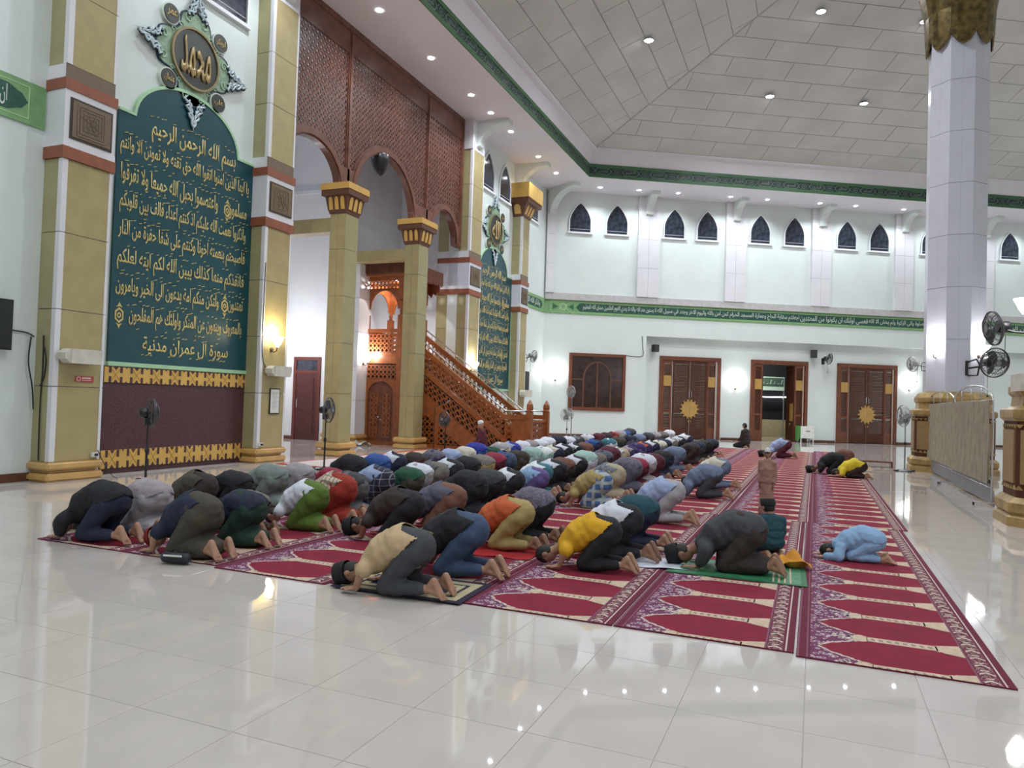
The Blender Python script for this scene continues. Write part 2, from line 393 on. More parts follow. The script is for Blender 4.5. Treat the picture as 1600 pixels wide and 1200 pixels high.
# ================================================================== SETTING
# ---- floor: a grout bed with 0.62 m polished tiles
fl = ob('floor', MB().prism([(v.x, v.y) for v in VERT], -.12, -.003, plane='xy').prism([(-19, 13.5), (-12.2, 13.5), (-12.2, 24.8), (-19, 24.8)], -.12, -.003, plane='xy'), [GROUT], kind='structure')
def inside_floor(x, y, mrg=.1):
    ap = max((x - CX) * cos(radians(a)) + (y - CY) * sin(radians(a)) for a in (180, 120, 60, 0, -60, -120))
    return ap < 25 - mrg or (-18.9 < x < -11 and 13.7 < y < 24.4)
def cam_px(p):
    q = cam.matrix_world.inverted() @ Vector(p)
    if q.z > -.3: return None
    return 800 + F_PX * q.x / -q.z, 600 - F_PX * q.y / -q.z
TS = .62; tiles = []
for i in range(-34, 62):
    for j in range(-26, 76):
        x = -.02 + TS * i + TS / 2; y = 3.36 + TS * j + TS / 2
        if inside_floor(x, y, .35): tiles.append((x, y, x * x + y * y))
near = [t for t in tiles if (lambda q: q and -60 < q[0] < 1660 and q[1] < 1260)(cam_px((t[0], t[1], 0)))]
near.sort(key=lambda t: t[2]); nearset = set(near[:290])
tb = MB(); h = TS / 2 - .0012; b = .0015
def tile_geo(mb, cx, cy):
    mb.add([(cx - h, cy - h, -.004), (cx + h, cy - h, -.004), (cx + h, cy + h, -.004), (cx - h, cy + h, -.004), (cx - h + b, cy - h + b, 0), (cx + h - b, cy - h + b, 0), (cx + h - b, cy + h - b, 0), (cx - h + b, cy + h - b, 0)],
           [(4, 5, 6, 7), (0, 1, 5, 4), (1, 2, 6, 5), (2, 3, 7, 6), (3, 0, 4, 7)])
tile_geo(tb, 0, 0); tme = tb.mesh('tile', [FLOORM])
for t in nearset: ob('tile', tme, parent=fl, M=T(t[0], t[1], 0))
fb = MB()
for t in tiles:
    if t not in nearset: tile_geo(fb, t[0], t[1])
ob('tile_field', fb, [FLOORM], parent=fl, kind='stuff')

# ---- walls
def wall_box(mb, k, s0, s1, z0, z1, d0=0.0, d1=-.4, mi=0):   # d = distance into the room of the face / back
    M = fm(k); vs = []
    for z in (z0, z1):
        for (s, d) in ((s0, d0), (s1, d0), (s1, d1), (s0, d1)):
            p = M @ Vector((s, -d, z)); vs.append(tuple(p))
    mb.add(vs, [(0, 3, 2, 1), (4, 5, 6, 7), (0, 1, 5, 4), (1, 2, 6, 5), (2, 3, 7, 6), (3, 0, 4, 7)], mi)
SIDE = 2 * APO * tan(radians(30))
q = lambda y: y - QY0
OP0, OP1 = 14.05, 23.9                                        # the bay in the mihrab wall
mb = MB(); wall_box(mb, 0, -.1, q(OP0), 0, ZS + .02); wall_box(mb, 0, q(OP1), SIDE + .1, 0, ZS + .02)
ob('wall_left', mb, [WALL], kind='structure')
def rc(s, z=1.6): return -6.02 + (s + 6.02) * 1.01, 1.6 + (z - 1.6) * 1.01     # same sight line, on the recessed plane
RD = -.35; R0, R1, RZ = rc(5.05)[0], SIDE, 5.02
D2A, D2B, D2T = rc(10.72)[0], rc(13.55)[0], 4.02
mb = MB(); wall_box(mb, 1, -.1, R0, 0, ZS + .02, 0, -.75); wall_box(mb, 1, R0, SIDE + .1, RZ, ZS + .02, 0, -.75)
wall_box(mb, 1, R0, D2A, 0, RZ, RD, -.75); wall_box(mb, 1, D2B, SIDE + .1, 0, RZ, RD, -.75); wall_box(mb, 1, D2A, D2B, D2T, RZ, RD, -.75)
ob('wall_back', mb, [WALL], kind='structure')
for k, nm in ((2, 'wall_right'), (3, 'wall_far_right'), (4, 'wall_front'), (5, 'wall_front_left')):
    mb = MB(); wall_box(mb, k, -.1, SIDE + .1, 0, ZS + .02); ob(nm, mb, [WALL], kind='structure')

# ---- mihrab bay behind the arcade
BX = -18.8
mb = MB()
mb.box(BX, -12.6, 13.45, 13.75, 0, 12.1); mb.box(BX - .3, BX, 13.45, 21.5, 0, 12.1)
mb.box(BX, -15.1, 21.3, 21.5, 0, 12.1); mb.box(-15.3, -15.1, 21.5, 24.8, 0, 12.1); mb.box(-15.1, -12.6, 24.6, 24.8, 0, 12.1)
mb.box(BX - .3, -12.2, 13.45, 24.8, 12.0, 12.2)
ob('wall_mihrab', mb, [WALLW], kind='structure')
ob('baseboard_mihrab', MB().box(-17.75, -17.25, 21.26, 21.3, 0, .11), [UMBER], kind='structure')
ob('trim_1', MB().box(BX, -15.1, 21.18, 21.3, 8.78, 8.9), [WALLW], kind='structure')

# ---- ceiling: flat soffit ring, fascia, pitched roof with boards
def hexring(r0, r1, z, z2=None):
    z2 = z if z2 is None else z2; vs = []; fs = []
    for k in range(6):
        a = radians(210 - 60 * k)
        vs += [(CX + r0 * cos(a), CY + r0 * sin(a), z), (CX + r1 * cos(a), CY + r1 * sin(a), z2)]
    for k in range(6): j = (k + 1) % 6; fs.append((2 * k, 2 * j, 2 * j + 1, 2 * k + 1))
    return vs, fs
mb = MB(); mb.add(*hexring(RAD + .3, IN_RAD, ZS)); mb.add(*hexring(RAD + .3, RAD + .3, ZS, ZS + 2.2))
ce = ob('ceiling', mb, [SOFFIT], kind='structure')
FH = .60
mb = MB(); mb.add(*hexring(IN_RAD, IN_RAD + .02, ZS, ZS + FH)); mb.add(*hexring(IN_RAD - .04, IN_RAD - .04, ZS, ZS + .14)); mb.add(*hexring(IN_RAD, IN_RAD - .04, ZS, ZS)); mb.add(*hexring(IN_RAD - .04, IN_RAD, ZS + .14, ZS + .14))
mb.add(*hexring(IN_RAD - .04, IN_RAD - .04, ZS + FH - .14, ZS + FH)); mb.add(*hexring(IN_RAD, IN_RAD - .04, ZS + FH - .14, ZS + FH - .14)); mb.add(*hexring(IN_RAD - .04, IN_RAD, ZS + FH, ZS + FH))
ob('fascia_border', mb, [GREENE], parent=ce)
mb = MB(); mb.add(*hexring(IN_RAD - .005, IN_RAD - .005, ZS + .14, ZS + FH - .14)); ob('fascia_panel', mb, [GREENDD], parent=ce)
mb = MB(); mb.add(*hexring(IN_RAD, IN_RAD - .18, ZS + FH, 13.02)); mb.add(*hexring(IN_RAD - .18, IN_RAD - .40, 13.02, 13.06)); mb.add(*hexring(IN_RAD - .40, IN_RAD - .43, 13.06, 13.16)); ob('fascia_white_band', mb, [SOFFIT], parent=ce)
EAVE = IN_RAD - .43; EA = EAVE * cos(radians(30)); SL = .373
def rz_(r): return 13.16 + SL * (EAVE - r) * cos(radians(30))
mb = MB(); mb.add(*hexring(EAVE, .6, 13.16 + .03, rz_(.6) + .03)); ob('roof_lining', mb, [ROOFG], parent=ce)
def clip(poly, a, b, c):     # keep a*x+b*y<=c
    out = []
    for i in range(len(poly)):
        p, r = poly[i], poly[(i + 1) % len(poly)]; dp = a * p[0] + b * p[1] - c; dr = a * r[0] + b * r[1] - c
        if dp <= 0: out.append(p)
        if dp * dr < 0: t = dp / (dp - dr); out.append((p[0] + (r[0] - p[0]) * t, p[1] + (r[1] - p[1]) * t))
    return out
PW, PH = 2.5, .95; HL = EA * tan(radians(30)); cs = 1 / sqrt(1 + SL * SL)
for k in range(6):
    an = radians(180 - 60 * k); nrm = Vector((cos(an), sin(an), 0)); al = Vector((-sin(an), cos(an), 0)); up = (-nrm + Vector((0, 0, SL))).normalized()
    org = Vector((CX, CY, 13.16)) + nrm * EA; nn = al.cross(up)
    Mf = Matrix(((al.x, up.x, nn.x, org.x), (al.y, up.y, nn.y, org.y), (al.z, up.z, nn.z, org.z), (0, 0, 0, 1)))
    rest = MB(); slen = EA / cs; sg = 1 if nn.z < 0 else -1
    for j in range(int(slen / PH) + 1):
        off = (j % 2) * PW / 2
        for i in range(-7, 8):
            x0 = i * PW + off; g_ = .012
            poly = [(x0 + g_, j * PH + g_), (x0 + PW - g_, j * PH + g_), (x0 + PW - g_, (j + 1) * PH - g_), (x0 + g_, (j + 1) * PH - g_)]
            tn = tan(radians(30)) * cs
            poly = clip(poly, 1, tn, HL - .03); poly = clip(poly, -1, tn, HL - .03)
            if len(poly) < 3: continue
            vs = [(x, y, 0.0) for x, y in poly] + [(x, y, -.02 * sg) for x, y in poly]; n = len(poly)
            fs = [tuple(range(n)), tuple(range(2 * n - 1, n - 1, -1))] + [(a, (a + 1) % n, n + (a + 1) % n, n + a) for a in range(n)]
            if k in (0, 1) and j < 14:
                m1 = MB(); m1.add(vs, fs); ob('roof_panel', m1, [ROOFM], parent=ce, M=Mf)
            else: rest.add(vs, fs)
    if rest.v: ob('roof_panel_field', rest, [ROOFM], parent=ce, M=Mf, kind='stuff')
    if k in (0, 1):                                            # shadow-gap line and hip strips
        m1 = MB(); a = Vector((HL, 0, .0)); b_ = Vector((0, slen, .0)); m1.bar(a, b_, .05, .04); ob('hip_strip', m1, [ROOFG], parent=ce, M=Mf)

# fascia cartouches with lettering on the two visible sides
NAMES = ['الرحمن', 'الرحيم', 'الملك', 'القدوس', 'السلام', 'المؤمن', 'المهيمن', 'العزيز', 'الجبار', 'المتكبر', 'الخالق', 'البارئ', 'المصور', 'الغفار', 'القهار', 'الوهاب', 'الرزاق', 'الفتاح', 'العليم', 'القابض']
cart = MB(); star = MB()
cart.strip([(-.40, 0), (-.28, .145), (.28, .145), (.40, 0), (.28, -.145), (-.28, -.145), (-.40, 0)], [(-.37, 0), (-.265, .125), (.265, .125), (.37, 0), (.265, -.125), (-.265, -.125), (-.37, 0)], -.012, 0)
for sgn in (-1, 1):
    cart.bar((sgn * .37, -.006, .02 * sgn), (sgn * .56, -.006, .16 * sgn), .012, .012); cart.bar((sgn * .37, -.006, -.02 * sgn), (sgn * .56, -.006, -.16 * sgn), .012, .012)
cme = cart.mesh('cartouche', [PALE2])
ro = MB(); pts = [(.13 * (1 if i % 2 else .78) * cos(pi * i / 8), .13 * (1 if i % 2 else .78) * sin(pi * i / 8)) for i in range(17)]; ro.strip(pts, [(a * .85, c * .85) for a, c in pts], -.012, 0); ro.sphere((0, -.004, 0), .035, 8, sc=(1, .3, 1))
rme = ro.mesh('rosette', [PALE2])
for k in (0, 1):
    ang = FR[k][1]; cen = Vector((CX, CY, 0)) + Vector((cos(radians(180 - 60 * k)), sin(radians(180 - 60 * k)), 0)) * (IN_APO - .006); n = 20; stp = IN_RAD / n
    for i in range(n):
        s = -IN_RAD / 2 + (i + .5) * stp
        M = Matrix.Translation(cen) @ Matrix.Rotation(ang, 4, 'Z') @ Matrix.Translation((s, 0, ZS + FH / 2))
        ob('cartouche', cme, parent=ce, M=M)
        ob('rosette', rme, parent=ce, M=M @ Matrix.Translation((stp / 2, 0, 0)))
        lettering(NAMES[(n - 1 - i) % 20], .46, .19, PALE2, ce, M, name='name_lettering', thick=0)

# ---- baseboards
mb = MB(); wall_box(mb, 0, 0, q(8.35), 0, .14, .025, 0); wall_box(mb, 0, q(29.7), SIDE - .02, 0, .14, .025, 0); ob('baseboard_left', mb, [UMBER], kind='structure')
mb = MB(); wall_box(mb, 1, .03, R0, 0, .12, .02, 0)
for a, b_ in ((R0, rc(5.9)[0]), (rc(9.1)[0], D2A - .25), (D2B + .25, rc(15.2)[0]), (rc(18.6)[0], SIDE)): wall_box(mb, 1, a, b_, 0, .12, RD + .02, RD)
ob('baseboard_back', mb, [UMBER], kind='structure')

# ---- cornice ledge above the long inscription, back wall
mb = MB(); wall_box(mb, 1, .02, SIDE, 6.60, 6.92, .12, 0); ob('trim_2', mb, [mat('ledge_grey', (.50, .48, .48), .6)], kind='structure')

# ================================================================== PILASTERS and COLUMNS
GROUPPIL = 'white tiled pilasters with curved brackets on the back wall'
def bracket_mb(L=1.35, H=1.15, wd=.42):
    pts = [(0, -H)] + [(L * (1 - cos(radians(a))) + .10, -H + .05 + (H - .22) * sin(radians(a))) for a in range(0, 91, 10)] + [(L + .28, -.17), (L + .28, 0), (0, 0)]
    return MB().prism(pts, -wd / 2, wd / 2, plane='xz')
def pilaster(k, s0, s1, z0, z1, label, group=None, dep=.16, side=None):
    t = empty('pilaster', fm(k, (s0 + s1) / 2, 0, z0), label=label, cat='pilaster', group=group)
    wd = (s1 - s0) / 2; H = z1 - z0
    ob('core', MB().box(-wd + .01, wd - .01, -dep + .012, 0, 0, H), [JOINT], parent=t)
    th = 1.42; n = int(H / th) + 1
    for i in range(n):
        a = i * th; b2 = min(H, a + th) - .012
        if b2 - a < .1: continue
        for sx in (-1, 1):
            x0, x1 = (-wd, -.006) if sx < 0 else (.006, wd)
            ob('tile', MB().box(x0, x1, -dep, -dep + .06, a, b2).box(x0 if sx < 0 else x1 - .06, x0 + .06 if sx < 0 else x1, -dep + .06, 0, a, b2), [PTILE], parent=t)
    bm_ = bracket_mb(.72, .95, .36)
    M = Matrix.Translation((0, -dep, H)) @ Matrix.Rotation(-pi / 2, 4, 'Z')
    ob('bracket', bm_, [WALL], parent=t, M=M)
    return t
nth = ['first', 'second', 'third', 'fourth', 'fifth', 'sixth', 'seventh', 'eighth']
for i, (a, b_) in enumerate([(4.56, 5.63), (9.08, 10.12), (13.66, 14.70), (18.25, 19.25), (22.85, 23.85)]):
    pilaster(1, a, b_, 6.92, ZS, 'white tiled pilaster with curved bracket, %s from the hall corner' % nth[i], GROUPPIL)
# corner pilaster with a bracket running out along the bisector
t = empty('pilaster', fm(1, .22, 0, 6.92), label='narrow white tiled pilaster with big bracket in the hall corner', cat='pilaster', group=GROUPPIL)
ob('core', MB().box(-.2, .2, -.15, 0, 0, ZS - 6.92), [JOINT], parent=t)
for i in range(4):
    a = i * 1.42; ob('tile', MB().box(-.21, .21, -.165, -.10, a, min(4.97, a + 1.41)), [PTILE], parent=t)
ob('bracket', bracket_mb(1.5, 1.2, .4), [WALL], parent=t, M=Matrix.Translation((.0, -.12, ZS - 6.92)) @ Matrix.Rotation(radians(-60), 4, 'Z'))

def moulded_base(x0, x1, y0, y1, steps=((.07, 0, .14), (.0, .14, .19), (.07, .19, .33))):
    """two rounded ochre courses around a rectangular shaft"""
    mb = MB()
    for (o_, z0, z1) in steps:
        mb.box(x0 - o_, x1 + o_, y0 - o_, y1 + o_, z0, z1)
    bm = bmesh.new(); me = mb.mesh('base', [GOLDB]); bm.from_mesh(me)
    bmesh.ops.bevel(bm, geom=[e for e in bm.edges], offset=.035, segments=3, affect='EDGES'); bm.to_mesh(me); bm.free()
    me.polygons.foreach_set('use_smooth', [False] * len(me.polygons)); return me
def arch_capital(x0, x1, y0, y1, h=.55, fl=.2, n=3, sides=('y', 'x')):
    """brown flared capital with little ochre arches and an ochre slab"""
    mb = MB()
    def ring(o_, z): return [(x0 - o_, y0 - o_, z), (x1 + o_, y0 - o_, z), (x1 + o_, y1 + o_, z), (x0 - o_, y1 + o_, z)]
    lv = [(.02, 0), (.03, .05), (.05, .09), (fl * .55, h * .62), (fl * .92, h * .64), (fl * .92, h * .85)]
    vs = []
    for o_, z in lv: vs += ring(o_, z)
    fs = [(4 * i + a, 4 * i + (a + 1) % 4, 4 * i + 4 + (a + 1) % 4, 4 * i + 4 + a) for i in range(len(lv) - 1) for a in range(4)] + [(3, 2, 1, 0), tuple(4 * (len(lv) - 1) + a for a in range(4))]
    mb.add(vs, fs)
    return mb
def capital_parts(t, x0, x1, y0, y1, z, h=.75, fl=.22, slab=.2):
    ob('capital', arch_capital(x0, x1, y0, y1, h, fl), [UMBER], parent=t, M=T(0, 0, z))
    o_ = fl; ob('abacus', MB().box(x0 - o_, x1 + o_, y0 - o_, y1 + o_, 0, slab), [GOLD], parent=t, M=T(0, 0, z + h * .85))
    hz = h * .62 - .09; tl = atan2(fl * .55 - .05, hz)
    def petal(wd): 
        a = arc(0, hz * .66, wd / 2, hz * .30, 0, 180, 8); return MB().prism([(wd / 2, 0)] + a + [(-wd / 2, 0)], -.018, 0)
    for n, L, side in ((3, x1 - x0, 0), (3, y1 - y0, 1), (3, x1 - x0, 2), (3, y1 - y0, 3)):
        stp = (L + .06) / n; pm = petal(stp * .62).mesh('petal', [GOLD])
        for i in range(n):
            u = (i - (n - 1) / 2) * stp
            cx, cy = (x0 + x1) / 2, (y0 + y1) / 2
            off = {0: (u, y0 - .055 - cy), 1: (x1 + .055 - cx, u), 2: (u, y1 + .055 - cy), 3: (x0 - .055 - cx, u)}[side]
            M = T(cx + off[0], cy + off[1], z + .10, [0, pi / 2, pi, -pi / 2][side]) @ Matrix.Rotation(tl, 4, 'X')
            ob('petal', pm, parent=t, M=M)

# four olive columns on the mihrab wall (0.45 proud), with white corner strips and banded middles
def wall_column(y0, y1, label, top=10.8, capital=False, pix=0):
    t = empty('wall_column', Matrix.Translation((-11.75, (y0 + y1) / 2, 0)), label=label, cat='column', group='olive columns on the mihrab wall')
    hw = (y1 - y0) / 2; X0, X1 = -.45, 0.0
    if y0 > 23: X0 = -1.3                                   # deep jamb beside the bay
    me = moulded_base(X0 - .02, X1, -hw, hw); ob('base', me, parent=t)
    ctop = 9.55 if capital else top
    ob('core', MB().box(X0, X1 - .03, -hw + .03, hw - .03, .33, ctop), [JOINT], parent=t)
    zs = [.33, 1.6, 2.9, 4.2, 5.45]
    def seg(a, b_):
        g_ = .006
        ob('stone_panel', MB().box(-.03, 0, -hw + .09, hw - .045, a + g_, b_ - g_), [OLIVE], parent=t)
        ob('stone_panel', MB().box(X0, -.09, -hw, -hw + .03, a + g_, b_ - g_), [OLIVE2], parent=t)
        ob('stone_panel', MB().box(X0, -.0, hw - .03, hw, a + g_, b_ - g_), [OLIVE2], parent=t)
        ob('corner_strip', MB().box(-.09, .008, -hw - .008, -hw + .09, a + g_, b_ - g_), [PTILE], parent=t)
        ob('corner_strip', MB().box(-.03, .008, hw - .045, hw + .008, a + g_, b_ - g_), [PTILE], parent=t)
    for a, b_ in zip(zs, zs[1:]): seg(a, b_)
    zz = [7.05] + [z for z in (8.3, 9.5) if z < ctop - .3] + [ctop]
    for a, b_ in zip(zz, zz[1:]): seg(a, b_)
    def band(z0, z1, o_, m, nm): ob(nm, MB().box(X0, X1 + o_, -hw - o_, hw + o_, z0, z1), [m], parent=t)
    band(5.45, 5.65, .04, TERRA, 'lower_band'); band(5.65, 6.62, .02, WTILE if y0 > 23 else PTILE, 'white_block')
    ob('ledge', MB().box(X0, X1 + .03, -hw - .03, hw + .03, 5.65, 5.76), [PTILE], parent=t)
    band(6.62, 6.80, .04, TERRA, 'upper_band'); band(6.80, 7.05, .0, SHADEB, 'umber_block')
    ob('white_side', MB().box(X0, -.02, -hw - .012, -hw + .01, 6.80, 7.05), [PTILE], parent=t)
    # square carved plaque
    pm = SHADEB if y0 < 9 or y0 > 28 else mat('bronze_plaque', (.21, .145, .075), .4, .2)
    pl = ob('plaque', MB().box(0, .035, -hw + .07, hw - .05, 5.80, 6.50), [mat('plaque_rim', (.05, .035, .025), .4)], parent=t)
    m1 = MB().box(.02, .045, -hw + .11, hw - .09, 5.84, 6.46)
    ob('plaque_face', m1, [pm], parent=pl)
    m2 = MB()
    for r in (.27, .22, .15, .09): m2.strip([(a, c) for a, c in [(r, r), (-r, r), (-r, -r), (r, -r), (r, r)]], [(a * .88, c * .88) for a, c in [(r, r), (-r, r), (-r, -r), (r, -r), (r, r)]], -.008, 0)
    for i in range(8): m2.bar((0, -.004, 0), (.25 * cos(pi * i / 4 + .4), -.004, .25 * sin(pi * i / 4 + .4)), .012, .008)
    ob('plaque_relief', m2, [SHADEB], parent=pl, M=Matrix.Translation((.046, .0, 6.15)) @ Matrix.Rotation(pi / 2, 4, 'Z'))
    if capital:
        capital_parts(t, X0, X1, -hw, hw, 9.55, .85, .42, .62)
        ob('upper_shaft', MB().box(-.45, -.25, -hw + .1, hw - .1, 10.85, ZS), [PTILE], parent=t)
    else:
        ob('upper_shaft', MB().box(-.45, 0, -hw - .02, hw, top, ZS), [PTILE], parent=t)
    ob('bracket', bracket_mb(.95, .95, .38), [WALL], parent=t, M=T(-.0 if not capital else -.25, 0, ZS))
    return t
wall_column(8.35, 9.27, 'olive stone wall column with dark carved plaque at the left edge of the teal board')
wall_column(13.25, 14.15, 'olive stone wall column with bronze plaque, lamp and paper notice')
wall_column(23.92, 24.90, 'olive stone wall column rising behind the pulpit stair')
wall_column(28.95, 29.80, 'olive stone wall column with ochre arched capital near the hall corner', capital=True)

# two free-standing pillars of the arcade
def pillar(y0, y1, label):
    t = empty('pillar', Matrix.Translation((-11.85, (y0 + y1) / 2, 0)), label=label, cat='pillar', group='olive pillars carrying the wooden arches')
    hw = (y1 - y0) / 2; ob('base', moulded_base(-.26, .26, -hw, hw, ((.13, 0, .15), (.03, .15, .20), (.13, .20, .36))), parent=t)
    ob('core', MB().box(-.23, .23, -hw + .02, hw - .02, .36, 6.45), [JOINT], parent=t)
    zs = [.36, 1.65, 3.0, 4.25, 5.5, 6.45]
    for a, b_ in zip(zs, zs[1:]):
        a += .005; b_ -= .005
        ob('stone_panel', MB().box(-.25, -.003, -hw, -hw + .02, a, b_), [OLIVE], parent=t); ob('stone_panel', MB().box(.003, .25, -hw, -hw + .02, a, b_), [OLIVE], parent=t)
        ob('stone_panel', MB().box(.23, .25, -hw + .02, hw, a, b_), [OLIVE2], parent=t); ob('stone_panel', MB().box(-.25, -.23, -hw + .02, hw, a, b_), [OLIVE2], parent=t)
        ob('stone_panel', MB().box(-.23, .23, hw - .02, hw, a, b_), [OLIVE2], parent=t)
    capital_parts(t, -.25, .25, -hw, hw, 6.45, .72, .2, .17)
    return t
pillar(16.12, 16.68, 'square olive pillar with arched capital, nearer one under the wooden screen')
pillar(20.0, 20.6, 'square olive pillar with arched capital standing before the pulpit')
# rear column behind them and the two olive beams
t = empty('pillar', Matrix.Translation((-14.62, 20.68, 0)), label='pale tiled column standing back in the bay behind the nearer pillar', cat='pillar')
ob('base', moulded_base(-.62, .62, -.32, .32, ((.09, 0, .14), (.02, .14, .19), (.09, .19, .33))), parent=t)
ob('core', MB().box(-.6, .6, -.30, .30, .33, 6.0), [JOINT], parent=t)
for i in range(5):
    a, b_ = .335 + i * 1.135, .33 + (i + 1) * 1.135 - .01
    ob('tile', MB().box(-.62, .62, -.32, -.28, a, b_), [PTILE], parent=t); ob('tile', MB().box(.58, .62, -.28, .32, a, b_), [PTILE], parent=t); ob('tile', MB().box(-.62, -.58, -.28, .32, a, b_), [PTILE], parent=t)
ob('beam', MB().box(-18.7, -12.1, 16.2, 16.6, 6.0, 6.38), [OLIVE], label='olive beam running back from the nearer pillar', cat='beam', group='olive beams over the bay')
ob('beam', MB().box(-14.24, -12.1, 20.1, 20.5, 6.0, 6.35), [OLIVE], label='olive beam over the pulpit canopy', cat='beam', group='olive beams over the bay')

PEDG = mat('pedestal_gilt_shaded', (.36, .24, .09), .4, .2, var=.25, scale=5)  # ochre base colour darkened for the shade the pedestals stand in
# big octagonal white column and its neighbour at the right edge
def big_column(cx, cy, label):
    t = empty('great_column', Matrix.Translation((cx, cy, 0)), label=label, cat='column', group='great white octagonal columns')
    r = .78; zc = 11.95; N8 = 8
    ped = MB().lathe([(1.18, 0), (1.18, .13), (1.12, .17), (1.16, .21), (1.16, .34), (1.08, .42)], 8, ph=pi / 8); ob('plinth', ped, [PEDG], parent=t)
    ob('pedestal', MB().lathe([(1.05, .42), (1.05, 1.55), (1.08, 1.6)], 8, ph=pi / 8), [WOODD], parent=t)
    for i in range(8):
        an = 2 * pi * i / 8 + pi / 4
        M = Matrix.Rotation(an, 4, 'Z') @ Matrix.Translation((1.05 * cos(pi / 8), 0, 0)) @ Matrix.Rotation(pi / 2, 4, 'Z')
        ob('pedestal_panel', MB().box(-.33, .33, -.025, 0, .62, 1.42), [mat('pedestal_ochre', (.30, .19, .08), .4)], parent=t, M=M)
        z_ = MB()
        for j in range(6):
            x = -.35 + j * .14; z_.prism([(x - .06, 1.5), (x + .06, 1.5), (x, 1.44)], -.02, 0); z_.prism([(x - .06, .53), (x + .06, .53), (x, .60)], -.02, 0)
        ob('tooth_border', z_, [PEDG], parent=t, M=M)
    ob('pedestal_collar', MB().lathe([(1.06, 1.55), (1.11, 1.60), (1.11, 1.72), (.97, 1.78), (.95, 1.92), (1.0, 1.97), (1.0, 2.08), (.92, 2.2), (.79, 2.26)], 8, ph=pi / 8), [PEDG], parent=t)
    ob('core', MB().lathe([(r - .03, 2.2), (r - .03, zc + .5)], 8, ph=pi / 8), [JOINT], parent=t)
    fw = r * sin(pi / 8); ap = r * cos(pi / 8)
    hs = 1.46; z = 2.26; i = 0
    while z < zc:
        z1 = min(z + hs, zc + .35)
        me = MB().prism([(-fw, z + .006), (-.001, z + .006), (-.001, z1 - .006), (-fw, z1 - .006)], 0, .03).mesh('tile', [WTILE])
        me2 = MB().prism([(.001, z + .006), (fw, z + .006), (fw, z1 - .006), (.001, z1 - .006)], 0, .03).mesh('tile', [WTILE])
        for f in range(8):
            M = Matrix.Rotation(2 * pi * f / 8 + pi / 4, 4, 'Z') @ Matrix.Translation((ap, 0, 0)) @ Matrix.Rotation(pi / 2, 4, 'Z')
            ob('tile', me, parent=t, M=M); ob('tile', me2, parent=t, M=M)
        z = z1
    cap = MB(); N = 32; prof = [(.81, 0), (.84, .06), (.87, .5), (.90, 1.1), (1.02, 1.8), (1.22, 2.6), (1.5, 3.3)]
    for i, (rr, zz) in enumerate(prof):
        for k in range(N):
            a = 2 * pi * k / N; lob = abs(sin(a * 2)) if i == 0 else 1
            dz = (-.0 + .35 * (1 - abs(cos(a * 4 + .0)))) if i == 0 else (.30 * (1 - abs(cos(a * 4))) if i == 1 else 0)
            cap.v.append((rr * cos(a), rr * sin(a), zc + zz + dz))
    for i in range(len(prof) - 1):
        for k in range(N): cap.f.append((i * N + k, i * N + (k + 1) % N, (i + 1) * N + (k + 1) % N, (i + 1) * N + k)); cap.m.append(0)
    ob('gold_capital', cap, [mat('gilded_capital', (.16, .115, .04), .3, .5, var=.5, scale=6, bump=.5, bscale=9)], parent=t)
    return t
big_column(3.62, 24.1, 'great white octagonal column with gilded capital behind the curtain screens')
big_column(3.75, 13.35, 'great white octagonal column on ochre pedestal at the right edge')

# ================================================================== CARVED WOODEN ARCADE SCREEN
SCR = empty('arcade_screen', Matrix.Translation((-12.2, 0, 0)) @ Matrix.Rotation(pi / 2, 4, 'Z'), label='tall red-brown pierced wooden screen with three round arches over the bay', cat='screen')
ARCH = [(15.32, 1.17, 1.03, 7.22), (18.85, 1.62, 1.65, 7.22), (22.62, .86, .95, 7.22)]      # centre, half width, height, spring
Y0, Y1 = 14.12, 23.92
def in_arch(y, z, m=0.0):
    for c, a, h_, z0 in ARCH:
        if z < z0 and abs(y - c) < a + m: return True
        if ((y - c) / (a + m)) ** 2 + ((z - z0) / (h_ + m)) ** 2 < 1: return True
    return False
MUL = [14.25, 16.85, 21.30, 23.84]
for i, (a, b_) in enumerate(zip(MUL, MUL[1:])):
    mb = MB(); lattice(mb, a + .09, b_ - .09, 7.45, 11.15, .165, y=-.04, keep=lambda y, z: not in_arch(y, z, .22), k=.92, thick=.03)
    ob('lattice_panel', mb, [SCREENW], parent=SCR, kind='stuff')
for m_ in MUL:
    ob('mullion', MB().box(m_ - .10, m_ + .10, -.07, .03, 7.25 if 16 < m_ < 22 else 7.4, 11.9).box(m_ - .05, m_ + .05, -.10, -.07, 7.25 if 16 < m_ < 22 else 7.4, 11.7), [SCREENW], parent=SCR)
ob('top_rail', MB().box(Y0, Y1, -.06, .03, 11.12, 11.9).box(Y0, Y1, -.09, -.06, 11.74, 11.9), [SCREENW], parent=SCR)
for i, (c, a, h_, z0) in enumerate(ARCH):
    mb = MB(); n = 28
    A = arc(c, z0, a, h_, 0, 180, n); B = arc(c, z0, a + .26, h_ + .26, 0, 180, n); C2 = arc(c, z0, a + .05, h_ + .05, 0, 180, n); D2 = arc(c, z0, a + .20, h_ + .20, 0, 180, n)
    mb.strip(A, B, -.08, .12); mb.strip(C2, D2, -.12, -.08)
    ob('arch_band', mb, [SCREENW], parent=SCR)
for (a, b_) in ((16.40, 17.30), (20.40, 21.84)):
    c = (a + b_) / 2; mb = MB().prism([(a + .02, 7.55), (a + .05, 7.28), (a + .2, 7.2), (b_ - .2, 7.2), (b_ - .05, 7.28), (b_ - .02, 7.55), (b_ - .06, 7.9), (a + .06, 7.9)], -.10, .10)
    ob('spandrel_foot', mb, [SCREENW], parent=SCR)
